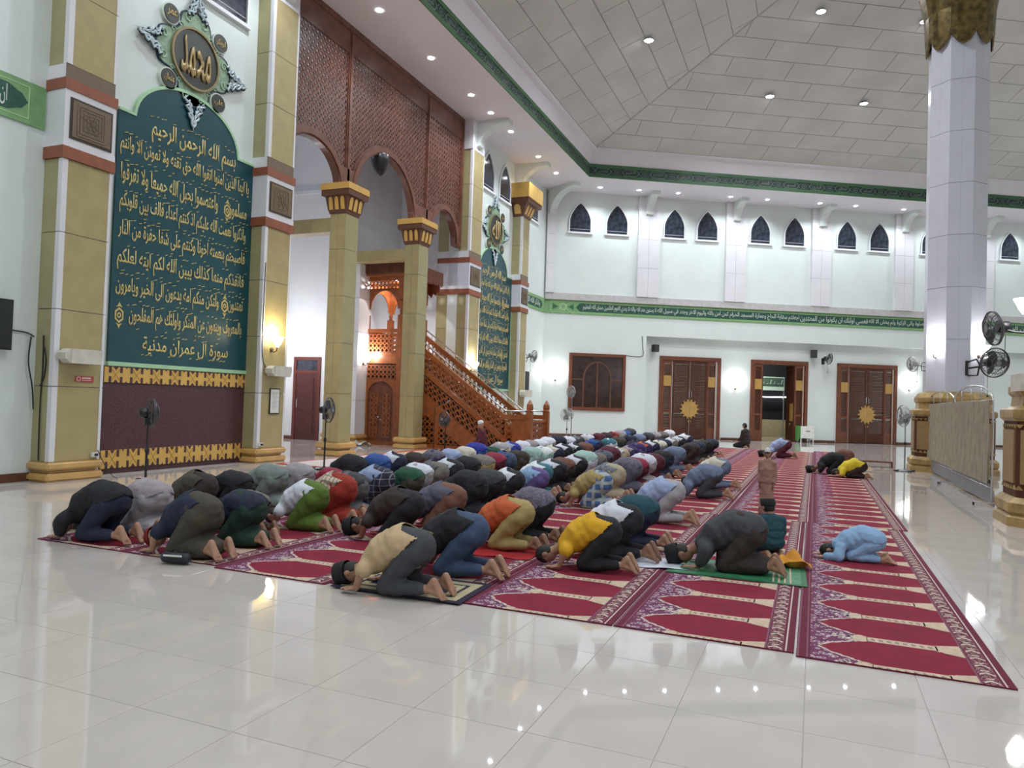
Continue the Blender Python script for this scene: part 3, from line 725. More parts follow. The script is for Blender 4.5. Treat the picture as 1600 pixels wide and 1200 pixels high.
for (a, b_) in ((14.12, 14.3), (23.46, 23.92)): ob('spandrel_foot', MB().box(a, b_, -.08, .1, 7.15, 7.9), [SCREENW], parent=SCR)
lb = ob('lantern', MB().lathe([(.02, -.62), (.10, -.58), (.2, -.42), (.27, -.2), (.28, 0), (.22, .03)], 14), [BLACK], M=Matrix.Translation((-12.2, 18.55, 8.84)), smooth=True, label='dark bowl lantern hanging at the top of the middle arch', cat='lamp')
ob('hook', MB().tube([(0, 0, 0), (0, 0, .10)], .02, 6), [BLACK], parent=lb)

# ================================================================== INSCRIPTION BOARDS on the mihrab wall
LINES = [('بسم الله الرحمن الرحيم', 6.72, .62, .50), ('يا ايها الذين امنوا اتقوا الله حق تقته ولا تموتن الا وانتم', 6.22, .93, .40),
 ('مسلمون      واعتصموا بحبل الله جميعا ولا تفرقوا', 5.68, .91, .42), ('واذكروا نعمت الله عليكم اذ كنتم اعداء فالف بين قلوبكم', 5.14, .91, .42),
 ('فاصبحتم بنعمته اخونا وكنتم على شفا حفرة من النار', 4.60, .91, .42), ('فانقذكم منها كذلك يبين الله لكم ايته لعلكم', 4.07, .91, .42),
 ('تهتدون      ولتكن منكم امة يدعون الى الخير ويامرون', 3.53, .91, .42), ('بالمعروف وينهون عن المنكر واولئك هم المفلحون', 2.99, .82, .42), ('سورة ال عمران مدنية', 2.47, .62, .36)]
def board(y0, y1, ac, aw, label):
    t = empty('inscription_board', fm(0, q((y0 + y1) / 2), 0, 0), label=label, cat='inscription', group='teal inscription boards on the mihrab wall')
    hw = (y1 - y0) / 2; c = ac - (y0 + y1) / 2; zs = 6.83; ah = .92
    out = [(hw, 2.10), (hw, zs)] + arc(c, zs, aw, ah, 0, 180, 24) + [(-hw, zs), (-hw, 2.10)]
    ob('board', MB().prism(out, -.05, 0), [BOARD], parent=t)
    o2 = [(hw + .05, 2.02), (hw + .05, zs + .05), (c + aw + .035, zs + .05)] + arc(c, zs, aw + .05, ah + .055, 4, 176, 24) + [(c - aw - .035, zs + .05), (-hw - .0, zs + .05)]
    i2 = [(hw - .005, 2.10), (hw - .005, zs), (c + aw, zs)] + arc(c, zs, aw - .005, ah - .005, 4, 176, 24) + [(c - aw, zs), (-hw - .0, zs)]
    ob('frame', MB().strip(o2, i2, -.07, 0), [MINTF], parent=t)
    ob('frame', MB().box(-hw, hw + .05, -.07, 0, 2.02, 2.10), [MINTF], parent=t)
    for (tx, z, wf, hh) in LINES:
        lettering(tx, 2 * hw * wf, hh, IGOLD, t, Matrix.Translation((.05 if wf < .7 else (.08 if wf == .82 else -.07), -.052, z - .02)), name='lettering_line', thick=.006, squash=True)
        mb = MB(); random.seed(int(z * 100)); nmk = int(34 * wf)                    # vowel strokes above and below each line
        for i in range(nmk):
            x = -hw * wf + 2 * hw * wf * (i + .5) / nmk + random.uniform(-.02, .02); zz = z + random.choice([-.235, .20, .225, .24]) * hh / .42; l_ = random.uniform(.02, .045)
            mb.bar((x - l_, -.06, zz - .01), (x + l_, -.06, zz + .012), .012, .012)
        ob('vowel_marks', mb, [IGOLD], parent=t, kind='stuff')
    for (ry, rz0) in ROS:                                  # verse-end rosettes
        r_ = MB(); hx = [(.105 * cos(radians(60 * i + 30)), .15 * sin(radians(60 * i + 30))) for i in range(7)]
        r_.strip(hx, [(a * .72, c_ * .72) for a, c_ in hx], -.012, 0).strip([(a * .45, c_ * .4) for a, c_ in hx], [(a * .22, c_ * .2) for a, c_ in hx], -.012, 0)
        for sg in (-1, 1): r_.prism([(-.07, sg * .15), (-.03, sg * .19), (0, sg * .25), (.03, sg * .19), (.07, sg * .15), (.0, sg * .17)], -.012, 0)
        ob('verse_rosette', r_, [IGOLD], parent=t, M=Matrix.Translation((ry, -.05, rz0)))
    return t
ROS = [(.98, 5.62), (1.02, 3.50), (-1.62, 2.98)]
board(9.68, 13.30, 11.38, 1.33, 'large teal board of gold verses between the two left wall columns')
board(25.15, 28.93, 27.02, 1.35, 'teal board of gold verses seen edgewise behind the pulpit stair')

def medallion(y, word, label):
    t = empty('medallion', fm(0, q(y), 0, 8.52), label=label, cat='medallion', group='calligraphy medallions above the teal boards')
    # lobed backing
    out = []
    for i in range(96):
        a = 2 * pi * i / 96; r = .84 + .15 * cos(4 * a) - .045 * cos(8 * a) + .02 * cos(16 * a); out.append((r * cos(a), r * sin(a)))
    ob('backing', MB().prism(out, -.05, 0), [MEDG], parent=t)
    ob('backing_edge', MB().strip(out + out[:1], [(a * 1.04, b_ * 1.04) for a, b_ in out + out[:1]], -.055, 0), [LACED], parent=t)
    ring = [(cos(2 * pi * i / 40), sin(2 * pi * i / 40)) for i in range(41)]
    ob('disc', MB().prism([(a * .60, b_ * .60) for a, b_ in ring[:-1]], -.08, -.04), [MEDD], parent=t)
    ob('rim', MB().strip([(a * .59, b_ * .59) for a, b_ in ring], [(a * .635, b_ * .635) for a, b_ in ring], -.11, -.04), [mat('rim_bronze', (.26, .20, .10), .4, .3)], parent=t)
    sc = MB()
    for k in range(4):                                     # pairs of scrolls on the four lobes
        for sg in (-1, 1):
            a0 = k * pi / 2; cx = .80 * cos(a0) - sg * .20 * sin(a0); cz = .80 * sin(a0) + sg * .20 * cos(a0)
            sp_ = [(cx + (.11 - .010 * j) * cos(a0 + sg * j * .8), -.06, cz + (.11 - .010 * j) * sin(a0 + sg * j * .8)) for j in range(10)]
            sc.tube(sp_, .014, 5)
            cx = .70 * cos(a0 + sg * .60); cz = .70 * sin(a0 + sg * .60)
            sc.tube([(cx + (.065 - .007 * j) * cos(j * .9), -.06, cz + (.065 - .007 * j) * sin(j * .9)) for j in range(8)], .011, 5)
    ob('scrollwork', sc, [MEDL], parent=t, kind='stuff')
    for k in range(4):
        a = pi / 4 + k * pi / 2; cx, cz = .93 * cos(a), .93 * sin(a)
        p = ob('small_disc', MB().prism([(c * .185, s_ * .185) for c, s_ in ring[:-1]], -.09, 0), [MEDD], parent=t, M=Matrix.Translation((cx, 0, cz)))
        ob('small_rim', MB().strip([(c * .18, s_ * .18) for c, s_ in ring], [(c * .215, s_ * .215) for c, s_ in ring], -.07, 0), [PALEL], parent=p)
        lettering(['ابوبكر', 'عمر', 'عثمان', 'علي'][k], .25, .17, BRONZE, p, Matrix.Translation((0, -.092, 0)), name='small_lettering', thick=.006, squash=True)
    for k in range(4):                                     # pierced points
        a0 = k * pi / 2; mb = MB(); mb2 = MB()
        def P(u, v): return (u * cos(a0) - v * sin(a0), -.095, u * sin(a0) + v * cos(a0))
        for sg in (-1, 1):
            for amp, w0, u0, u1 in ((.22, .024, .86, 1.42), (.12, .02, .9, 1.34)):
                pts = [P(u0 + (u1 - u0) * j / 12, sg * amp * (1 - j / 12) ** .8 * (1 + .35 * sin(j * 1.9))) for j in range(13)]
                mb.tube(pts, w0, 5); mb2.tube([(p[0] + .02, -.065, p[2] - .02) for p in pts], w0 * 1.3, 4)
            for cu, cv in ((.98, .15), (1.10, .09), (1.20, .07)):
                mb.tube([P(cu + .05 * cos(q_ * pi / 4), sg * cv + .05 * sin(q_ * pi / 4)) for q_ in range(7)], .014, 5)
        mb.tube([P(1.36, 0), P(1.50, 0)], .022, 5, r2=.004)
        ob('lace_point', mb, [LACE], parent=t); ob('lace_painted_shadow', mb2, [LACED], parent=t)  # dark offset copy of the lace stands in for its cast shadow
    lettering(word, .78, .80, mat('word_gold', (.40, .29, .13), .4, .3), t, Matrix.Translation((0, -.085, 0)), name='calligraphy', thick=.03, squash=True)
    return t
medallion(11.40, 'محمد', 'green medallion with lace points and a long gold word, above the large board at left')
medallion(27.02, 'الله', 'narrow-looking green medallion with lace points between column and ochre capital')

# plum mosaic dado with ochre interlace borders
t = empty('mosaic_dado', fm(0, q(11.47), 0, 0), label='plum mosaic dado with ochre interlaced borders under the large board', cat='wall panel')
hw = 1.84
ob('mosaic', MB().box(-hw, hw, -.03, 0, .0, 2.02), [PLUM], parent=t)
for nm, z0, z1 in (('upper_border', 1.71, 2.0), ('lower_border', .10, .44)):
    m1 = MB(); m1.box(-hw, hw, -.055, -.03, z0, z1); bd = ob(nm, m1, [GOLD], parent=t)
    m2 = MB(); H = z1 - z0; n = 8; stp = 2 * hw / n
    for i in range(n):
        x = -hw + (i + .5) * stp; wd = .026
        for xx in (x - stp * .26, x + stp * .26): 
            m2.box(xx - wd, xx + wd, -.060, -.052, z1 - H * .38, z1); m2.box(xx - wd, xx + wd, -.060, -.052, z0, z0 + H * .38)
        for zz, sg in ((z1, -1), (z0, 1)):
            m2.prism([(x - .05, zz), (x + .05, zz), (x, zz + sg * H * .2)], -.060, -.052); 
            m2.prism([(x + stp / 2 - .02, zz), (x + stp / 2 + .02, zz), (x + stp / 2, zz + sg * H * .1)], -.060, -.052)
    ob('interlace_gap', m2, [PLUM], parent=bd)
    m3 = MB()
    for i in range(n):
        x = -hw + (i + .5) * stp
        for sg in (-1, 1): m3.bar((x - sg * .09, -.058, z0 + .04), (x + sg * .09, -.058, z1 - .04), .008, .006)
    ob('interlace_line', m3, [mat('ochre_line', (.42, .24, .05), .5)], parent=bd)

# ================================================================== PAINTED FRIEZES
def frieze(k, s0, s1, z0, z1, text, label, d=.0, star=True, ends=False, lc=None):
    t = empty('inscription_frieze', fm(k, (s0 + s1) / 2, d, z0), label=label, cat='frieze', group='green inscription friezes')
    hw = (s1 - s0) / 2; H = z1 - z0
    ob('ground', MB().box(-hw, hw, -.03, 0, 0, H), [GREENF], parent=t)
    x0 = -hw + .28; x1 = hw - .28
    lm = mat('frieze_line', (.45, .62, .34), .5)
    ob('line', MB().strip([(x0, .12 * H), (x1, .12 * H), (x1, .88 * H), (x0, .88 * H), (x0, .12 * H)], [(x0 + .015, .14 * H), (x1 - .015, .14 * H), (x1 - .015, .86 * H), (x0 + .015, .86 * H), (x0 + .015, .12 * H)], -.036, -.03), [lm], parent=t)
    e0 = x0 + (1.25 if star else .05)
    pan = [(e0, H / 2), (e0 + .18, .22 * H), (e0 + .32, .2 * H), (x1 - .35, .2 * H), (x1 - .2, .30 * H), (x1 - .12, .33 * H), (x1 - .02, H / 2), (x1 - .12, .67 * H), (x1 - .2, .70 * H), (x1 - .35, .8 * H), (e0 + .32, .8 * H), (e0 + .18, .78 * H)]
    ob('text_ground', MB().prism(pan, -.036, -.03), [GREEND], parent=t)
    if star:
        c = x0 + .62; mb = MB()
        for r0, r1 in ((.20, .17), (.13, .11)): mb.strip([(c + (r0 if i % 2 else r0 * .8) * cos(pi * i / 8), H / 2 + (r0 if i % 2 else r0 * .8) * sin(pi * i / 8)) for i in range(17)], [(c + (r1 if i % 2 else r1 * .8) * cos(pi * i / 8), H / 2 + (r1 if i % 2 else r1 * .8) * sin(pi * i / 8)) for i in range(17)], -.042, -.03)
        for sg in (-1, 1):
            for sv in (-1, 1): mb.bar((c + sg * .12, -.036, H / 2 + sv * .08), (c + sg * .55, -.036, H / 2 + sv * .33 * H / .66), .022, .012)
        ob('star_ornament', mb, [mat('star_paint', (.50, .66, .42), .5)], parent=t)
        for sg in (-1, 1): ob('green_diamond', MB().prism([(c + sg * .24, H / 2), (c + sg * .52, H * .28), (c + sg * .52, H * .72)], -.034, -.03), [mat('star_dark', (.03, .14, .07), .5)], parent=t)
    n = len(text); wtot = (x1 - .35) - (e0 + .32); wch = wtot / n
    for i, tx in enumerate(text):                        # right to left
        xc = (x1 - .35) - (i + .5) * wch
        lettering(tx, wch * .985, H * .50, lc or PALEL, t, Matrix.Translation((xc, -.038, H / 2)), name='lettering_line', thick=0, squash=True)
    return t
TXT = ['بسم الله الرحمن الرحيم', 'انما يعمر مسجد الله من امن بالله واليوم الاخر', 'واقام الصلوة واتى الزكوة ولم يخش الا الله', 'فعسى اولئك ان يكونوا من المهتدين', 'اجعلتم سقاية الحاج وعمارة المسجد الحرام', 'كمن امن بالله واليوم الاخر وجهد في سبيل الله', 'لا يستون عند الله والله لا يهدي القوم الظلمين صدق الله العظيم']
frieze(1, .03, SIDE - .1, 5.93, 6.60, TXT, 'long green frieze of pale verses across the back wall')
frieze(0, q(5.1), q(8.30), 5.93, 6.64, ['ان الصلوة تنهى عن الفحشاء والمنكر'], 'short green frieze left of the first wall column', star=False)
frieze(0, q(30.0), SIDE - .03, 5.93, 6.62, ['ولذكر الله اكبر'], 'small green frieze between ochre capital column and hall corner', star=False)

# ================================================================== POINTED WINDOWS
def arch_outline(w_, h_, hs, n=8, o=0.0):
    """pointed arch: half width w_, full height h_, spring height hs"""
    W = w_ + o; H = h_ + o * 1.3; pts = [(W, -o if o else 0)]
    for i in range(n + 1):
        t_ = i / n; x = W * (1 - t_ ** 1.55); z = hs + (H - hs) * (1 - (1 - t_) ** 1.15) ; pts.append((x, z))
    return pts + [(-x, z) for x, z in reversed(pts[:-1])]
wn = [0]
def pointed_window(k, s, z, label, w_=.56, h_=1.45):
    wn[0] += 1
    t = empty('window_%d' % wn[0], fm(k, s, 0, z), label=label, kind='structure')
    A = arch_outline(w_ - .05, h_ - .04, .55); B = arch_outline(w_ - .05, h_ - .04, .55, o=.05)
    ob('window_frame', MB().strip(B, A, -.07, 0), [WALLW], parent=t)
    ob('window_sill', MB().box(-w_ - .07, w_ + .07, -.08, 0, -.08, .0), [WALLW], parent=t)
    ob('pane', MB().prism([(0 + x, y) for x, y in A], -.02, -.01), [GLASSD], parent=t)
    ob('glazing_bar', MB().box(-w_ + .06, w_ - .06, -.026, -.02, .13, .15), [JOINT], parent=t)
    return t
wc = [1.65, 3.5, 6.42, 7.98 + .15, 10.92, 12.75, 15.6, 17.4, 20.3, 22.0, 24.85, 26.6]
for i, s in enumerate(wc): pointed_window(1, s, 9.95, 'small pointed window, %s from the hall corner on the back wall' % (nth + ['ninth', 'tenth', 'eleventh', 'twelfth'])[i])
for y, lb_ in ((26.22, 'pointed window above the far teal board, beside the plain column'), (27.90, 'pointed window above the far teal board, beside the ochre capital'), (31.35, 'pointed window between the ochre capital and the hall corner'), (12.2, 'pointed window at the top edge above the first medallion')):
    pointed_window(0, q(y), 9.98, lb_, w_=.60 if y > 20 else .68, h_=1.5)

# ================================================================== DOORS and the big window of the back wall
def sun_pts(r, rt, n=14):
    pts = []
    for i in range(n):
        a = 2 * pi * i / n; d = 2 * pi / n
        for fr, rr in ((-.16, rt), (.16, rt), (.22, r), (.5, r), (.78, r)): pts.append((rr * cos(a + fr * d), rr * sin(a + fr * d)))
    return pts
def door(n, s0, s1, label, opened=False):
    s0, z1 = rc(s0, 4.08); s1, _ = rc(s1, 4.08); wd = (s1 - s0) / 2; z1 -= .0
    t = empty('door_%d' % n, fm(1, (s0 + s1) / 2, RD, 0), label=label, kind='structure')
    fr = MB().box(-wd, -wd + .16, -.07, .12, 0, z1).box(wd - .16, wd, -.07, .12, 0, z1).box(-wd + .16, wd - .16, -.07, .12, z1 - .2, z1)
    ob('door_frame', fr, [WOODR], parent=t)
    ob('pale_stile', MB().box(wd - .30, wd - .235, -.09, -.07, 0, z1 - .22), [mat('pale_edge', (.42, .30, .24), .5)], parent=t)
    iw = wd - .16; sw = .50                                # side leaves
    def leaf(x0, x1, nm, plate=True, y=-.0, M=None):
        l_ = ob(nm, MB().box(x0 + .01, x1 - .01, y - .0, y + .04, .01, z1 - .21), [WOODD], parent=t, M=M)
        ob('rails', MB().box(x0 + .01, x0 + .10, y - .03, y, .01, z1 - .21).box(x1 - .10, x1 - .01, y - .03, y, .01, z1 - .21).box(x0 + .1, x1 - .1, y - .03, y, .01, .55).box(x0 + .1, x1 - .1, y - .03, y, z1 - .35, z1 - .21).box(x0 + .1, x1 - .1, y - .03, y, 1.30, 1.40), [WOODR if plate else WOODD], parent=l_)
        sl = MB(); z = .6
        while z < z1 - .4:
            if not (1.26 < z < 1.42): sl.bar((x0 + .1, y - .005, z), (x1 - .1, y - .005, z), .012, .055)
            z += .075
        ob('louver_slats', sl, [WOODD], parent=l_, kind='stuff')
        if plate: ob('ochre_plate', MB().box(x0 + .06, x1 - .06, y - .05, y - .02, 2.62, 3.14), [DOORG], parent=l_)
        return l_
    leaf(-iw, -iw + sw, 'side_leaf'); leaf(iw - sw - .05, iw - .05, 'side_leaf')
    cw = iw - sw - .02
    if not opened:
        leaf(-cw, -.005, 'leaf', False); leaf(.005, cw, 'leaf', False)
        R_ = .40
        for sg in (-1, 1):
            pts = sun_pts(R_, R_ * 1.22, 14)
            hp = [(min(-.004, x) if sg < 0 else max(.004, x), z) for x, z in pts]
            ob('sun_ornament', MB().prism(hp, -.06, -.03), [DOORG], parent=t, M=Matrix.Translation((-.05 + .05, 0, 1.50)))
            ob('handle', MB().tube([(sg * .07, -.05, 2.05), (sg * .07, -.10, 2.09), (sg * .07, -.10, 2.35), (sg * .07, -.05, 2.39)], .014, 6), [STEEL], parent=t)
            ob('knob', MB().tube([(sg * .06, -.05, .93), (sg * .06, -.08, .91), (sg * .06, -.08, .83)], .018, 6), [BRONZE], parent=t)
    else:
        for sg in (-1, 1):
            ob('open_leaf', MB().box(sg * cw - .025, sg * cw + .025, .05, cw * .95, .01, z1 - .22), [WOODD], parent=t)
            ob('half_sun', MB().prism([(x, z) for x, z in [(.0, -.5)] + [(.42 * cos(radians(a)), .46 * sin(radians(a))) for a in range(-90, 91, 15)] + [(.0, .5)]], -.012, .012, plane='yz') if False else MB().box(sg * (cw - .035), sg * (cw - .025), .1, .42, 1.05, 1.95), [DOORG], parent=t)
            ob('knob', MB().tube([(sg * (cw - .05), .3, .93), (sg * (cw - .09), .3, .9), (sg * (cw - .09), .3, .82)], .018, 6), [BRONZE], parent=t)
    return t
door(1, 5.86, 9.02, 'closed brown louvered double door with ochre sun disc, nearest the big window')
door(2, 10.60, 13.65, 'brown louvered double door standing open on the dark porch', True)
door(3, 15.24, 18.55, 'closed brown louvered double door with ochre sun disc near the white column')
# porch seen through the open door
pc, _ = rc(12.1); PM = fm(1, pc, -.75, 0)
ob('porch_floor', MB().box(-8, 8, 0, 7, -.12, -.004), [mat('porch_tile', (.42, .37, .28), .12, var=.08)], M=PM, kind='structure', label='lit tiled porch floor beyond the open door')
ob('wall_porch', MB().box(-8, 8, 7, 7.2, 0, 5).box(-8.2, -8, 0, 7.2, 0, 5).box(8, 8.2, 0, 7.2, 0, 5).box(-8.2, 8.2, 0, 7.2, 5, 5.1), [mat('porch_dark', (.012, .014, .022), .6)], M=PM, kind='structure')
t = empty('porch_sign', PM @ T(2.55, 5.5, 0), label='pale green sign board with dark lettering out on the porch', cat='sign')
ob('board', MB().box(-.9, .9, 0, .06, 2.75, 3.55), [mat('sign_pale', (.34, .45, .42), .5)], parent=t)
ob('sign_band', MB().box(-.85, .85, -.01, 0, 2.98, 3.50), [mat('sign_dark', (.03, .06, .05), .5)], parent=t)
mb = MB()
for i in range(7): mb.bar((-.7 + i * .23, -.015, 3.12), (-.62 + i * .23, -.015, 3.38 - .1 * (i % 3)), .035, .01).bar((-.72 + i * .23, -.015, 3.14), (-.55 + i * .23, -.015, 3.16), .035, .01)
ob('blurred_lettering', mb, [mat('sign_pale', (.34, .45, .42), .5)], parent=t, kind='stuff')
ob('post', MB().box(-.9, -.84, 0, .06, 0, 2.75).box(.84, .9, 0, .06, 0, 2.75), [STEEL], parent=t)
ob('porch_low_wall', MB().box(-.5, 6.5, 6.2, 6.5, 0, 1.0), [mat('porch_cream', (.40, .36, .25), .5)], M=PM, label='low cream porch wall beyond the open door', cat='wall')
tl_ = ob('porch_tube_lamp', MB().tube([(1.8, 6.6, 2.35), (4.6, 6.6, 2.40)], .03, 6), [emis('tube_light', (1, 1, 1), 6)], M=PM, label='white tube lamp glowing out on the porch', cat='lamp')
light('porch_light', 'POINT', (PM @ Vector((1.6, 3.6, 4.4))), 380, (1, .95, .8), .1)

# big wooden window left of the doors
s0, z0 = 1.30, 1.30
t = empty('window_19', fm(1, 2.72, 0, 0), label='large dark wooden window with an arched mullion pattern', kind='structure')
wd = 1.41; z0, z1 = 1.27, 4.05
ob('window_frame', MB().strip([(wd, z0), (wd, z1), (-wd, z1), (-wd, z0), (wd, z0)], [(wd - .15, z0 + .17), (wd - .15, z1 - .15), (-wd + .15, z1 - .15), (-wd + .15, z0 + .17), (wd - .15, z0 + .17)], -.08, .0), [WOODR], parent=t)
ob('pane', MB().box(-wd + .14, wd - .14, -.02, -.01, z0 + .15, z1 - .14), [mat('brown_night_glass', (.035, .016, .012), .18, var=.4, scale=3, spec=.5)], parent=t)
A = [(.72, z0 + .17), (.72, 2.8)] + arc(0, 2.8, .72, .88, 12, 168, 14) + [(-.72, 2.8), (-.72, z0 + .17)]
B = [(.64, z0 + .17), (.64, 2.8)] + arc(0, 2.8, .64, .80, 12, 168, 14) + [(-.64, 2.8), (-.64, z0 + .17)]
ob('arched_mullion', MB().strip(A, B, -.06, -.02), [mat('mullion_wood', (.12, .045, .03), .4)], parent=t)
ob('mullion', MB().box(-.04, .04, -.06, -.02, z0 + .17, 3.68), [mat('mullion_wood', (.12, .045, .03), .4)], parent=t)
for sg in (-1, 1): ob('mullion', MB().box(min(sg * .72, sg * 1.27), max(sg * .72, sg * 1.27), -.055, -.02, 2.74, 2.81), [mat('mullion_wood', (.12, .045, .03), .4)], parent=t)

# door in the bay
t = empty('door_4', Matrix.Translation((-16.72, 21.3, 0)), label='maroon wooden door with a glass toplight deep in the bay', kind='structure')
BD = mat('maroon_door', (.085, .018, .018), .35, var=.15)
ob('door_frame', MB().box(-.58, -.46, -.05, .0, 0, 2.94).box(.46, .58, -.05, 0, 0, 2.94).box(-.46, .46, -.05, 0, 2.82, 2.94).box(-.46, .46, -.05, 0, 2.36, 2.46), [mat('maroon_frame', (.14, .03, .022), .35)], parent=t)
ob('toplight', MB().box(-.46, .46, -.02, -.0, 2.46, 2.82), [GLASSD], parent=t)
lf = ob('leaf', MB().box(-.46, .46, -.03, 0, 0, 2.36), [BD], parent=t)
for (a, b_) in ((.2, .9), (1.05, 2.2)): ob('raised_panel', MB().box(-.32, .32, -.045, -.03, a, b_), [BD], parent=lf)
ob('handle', MB().tube([(-.36, -.03, 1.10), (-.36, -.09, 1.14), (-.36, -.09, 1.42), (-.36, -.03, 1.46)], .014, 6), [STEEL], parent=lf)

# ================================================================== PULPIT (minbar)
PX = {}
t = empty('pulpit', Matrix.Translation((-13.4, 21.75, 0)), label='carved orange-brown wooden pulpit with canopy tower and long stair', cat='pulpit')
ox, oy = -13.4, 21.75; NY, FY = 21.0 - oy, 22.5 - oy
tx0, tx1 = -14.1 - ox, -12.75 - ox
def PO(nm, mb, m=WOODM, par=None, **k): return ob(nm, mb, m if isinstance(m, list) else [m], parent=par or t, **k)
# tower: corner posts
for px_ in (tx0, tx1):
    for py_ in (NY, FY):
        c = (px_, py_); post = MB().box(c[0] - .09, c[0] + .09, c[1] - .09, c[1] + .09, 0, 4.35)
        PO('post', post)
        PO('turned_colonnette', MB().lathe([(.07, 4.35), (.05, 4.42), (.075, 4.48), (.055, 4.55), (.06, 4.72), (.09, 4.78), (.09, 4.85)], 10, c=(c[0], c[1], 0)), smooth=True)
        PO('post', MB().box(c[0] - .09, c[0] + .09, c[1] - .09, c[1] + .09, 4.85, 5.65))
for yy, nm in ((NY, 'near'), (FY, 'far')):
    s_ = -1 if yy == NY else 1; f = yy - .03
    m1 = MB(); lattice(m1, tx0 + .13, tx1 - .13, 3.08, 3.72, .16, y=f, k=1.2); PO('balcony_lattice', m1, kind='stuff')
    PO('balcony_rail', MB().box(tx0, tx1, f - .03, f + .08, 3.76, 3.88).box(tx0, tx1, f - .02, f + .06, 3.0, 3.08))
    PO('arch_panel', MB().strip([((tx0 + tx1) / 2 + x, z) for x, z in arc(0, 4.55, .53, .62, 0, 180, 16)], [((tx0 + tx1) / 2 + x, z) for x, z in [(.60, 4.55), (.60, 4.75), (.60, 4.95), (.60, 5.1), (.60, 5.22), (.5, 5.24), (.3, 5.24), (.1, 5.24), (0, 5.24), (-.1, 5.24), (-.3, 5.24), (-.5, 5.24), (-.60, 5.22), (-.60, 5.1), (-.60, 4.95), (-.60, 4.75), (-.60, 4.55)]], f, f + .04))
    m1 = MB(); lattice(m1, tx0 + .1, tx1 - .1, 5.20, 5.50, .15, y=f, k=1.2); PO('canopy_lattice', m1, kind='stuff')
    PO('canopy_beam', MB().box(tx0 - .05, tx1 + .05, f - .04, f + .08, 5.5, 5.64))
for xx in (tx0, tx1):                                    # left and right faces of the tower
    m1 = MB(); m1.prism([(FY - .1, 5.5), (NY + .1, 5.5), (NY + .1, 4.6)] + [(FY / 2 + NY / 2 - x, z) for x, z in arc(0, 4.6, .58, .6, 0, 180, 12)] + [(FY - .1, 4.6)], xx - .02, xx + .02, plane='yz'); PO('arch_panel', m1)
PO('side_board', MB().box(tx0 - .02, tx0 + .02, NY, FY, .1, 3.85), WOODR)
PO('floor_deck', MB().box(tx0, tx1, NY, FY, 2.95, 3.03), WOODR)
PO('solid_band', MB().box(tx0 + .05, tx1 - .05, NY - .02, NY + .02, 2.72, 3.02))
m1 = MB(); lattice(m1, tx0 + .12, tx1 - .12, 2.2, 2.68, .16, y=NY - .075, k=1.2); PO('frieze_lattice', m1, kind='stuff')
# the cupboard doors under the tower
cxx = (tx0 + tx1) / 2
PO('door_surround', MB().prism([(tx0 + .05, .0), (tx0 + .05, 2.2), (tx1 - .05, 2.2), (tx1 - .05, 0), (cxx + .50, 0), (cxx + .50, 1.70)] + [(cxx + x, z) for x, z in arc(0, 1.70, .50, .42, 0, 180, 14)] + [(cxx - .50, 0)], NY - .06, NY + .02))
for sg in (-1, 1):
    pts = [(cxx, .06), (cxx, 2.11)] + [(cxx + sg * .49 * sin(radians(a)), 1.70 + .41 * cos(radians(a))) for a in range(10, 91, 10)] + [(cxx + sg * .49, .06)]
    if sg > 0: pts = pts[::-1]
    dl = PO('cupboard_door', MB().prism(pts, NY - .02, NY + .02), WOODR)
    m1 = MB(); lattice(m1, min(cxx + sg * .09, cxx + sg * .40), max(cxx + sg * .09, cxx + sg * .40), .25, 1.72, .155, y=NY - .045, k=1.15); ob('door_lattice', m1, [WOODM], parent=dl, kind='stuff')
    ob('door_knob', MB().lathe([(.012, 0), (.012, .03), (.03, .04), (.03, .07), (.01, .08)], 8, ax='y'), [STEEL], parent=dl, M=Matrix.Translation((cxx + sg * .05, NY - .12, .93 - .08 * (sg > 0))))
PO('plinth', MB().box(tx0 - .12, -7.95 - ox, NY - .03, NY + .05, 0, .12).box(tx0 - .12, -7.95 - ox, FY - .05, FY + .03, 0, .12))
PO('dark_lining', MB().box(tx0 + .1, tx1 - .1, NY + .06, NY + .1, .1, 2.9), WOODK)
# canopy eaves with fringe, and roof
ev = MB(); X0, X1, Ya, Yb = tx0 - .28, tx1 + .50, NY - .28, FY + .28
ev.prism([(X0, Ya), (X1, Ya), (X1, Yb), (X0, Yb)], 5.64, 5.70, plane='xy'); PO('canopy_slab', ev)
rr = MB()
def ring4(x0, x1, y0, y1, z): return [(x0, y0, z), (x1, y0, z), (x1, y1, z), (x0, y1, z)]
vs = ring4(X0, X1, Ya, Yb, 5.70) + ring4(X0 - .05, X1 + .05, Ya - .05, Yb + .05, 6.02) + ring4(X0 + .4, X1 - .9, Ya + .4, Yb - .4, 6.2) + ring4(X0 + .60, X1 - 1.15, Ya + .6, Yb - .6, 6.62)
rr.add(vs, [(4 * i + a, 4 * i + (a + 1) % 4, 4 * i + 4 + (a + 1) % 4, 4 * i + 4 + a) for i in range(3) for a in range(4)] + [(12, 13, 14, 15)]); PO('canopy_roof', rr, WOODR)
fr = MB(); n = 34
for i in range(n):
    x = X0 + (X1 - X0) * (i + .5) / n
    fr.box(x - .02, x + .02, Ya - .075, Ya - .045, 5.72, 6.0)
for i in range(26):
    y = Ya + (Yb - Ya) * (i + .5) / 26
    fr.box(X1 + .045, X1 + .075, y - .02, y + .02, 5.5 + .05 * (i % 2), 6.0)
PO('canopy_fringe', fr, WOODR, kind='stuff')
# right end cusped apron
PO('canopy_apron', MB().prism([(X1 - .02, 5.7), (X1 - .02, 5.3), (X1 - .12, 5.36), (X1 - .16, 5.22), (X1 - .28, 5.3), (X1 - .34, 5.16), (X1 - .5, 5.3), (X1 - .5, 5.7)], Yb - .1, Yb - .05), WOODR)
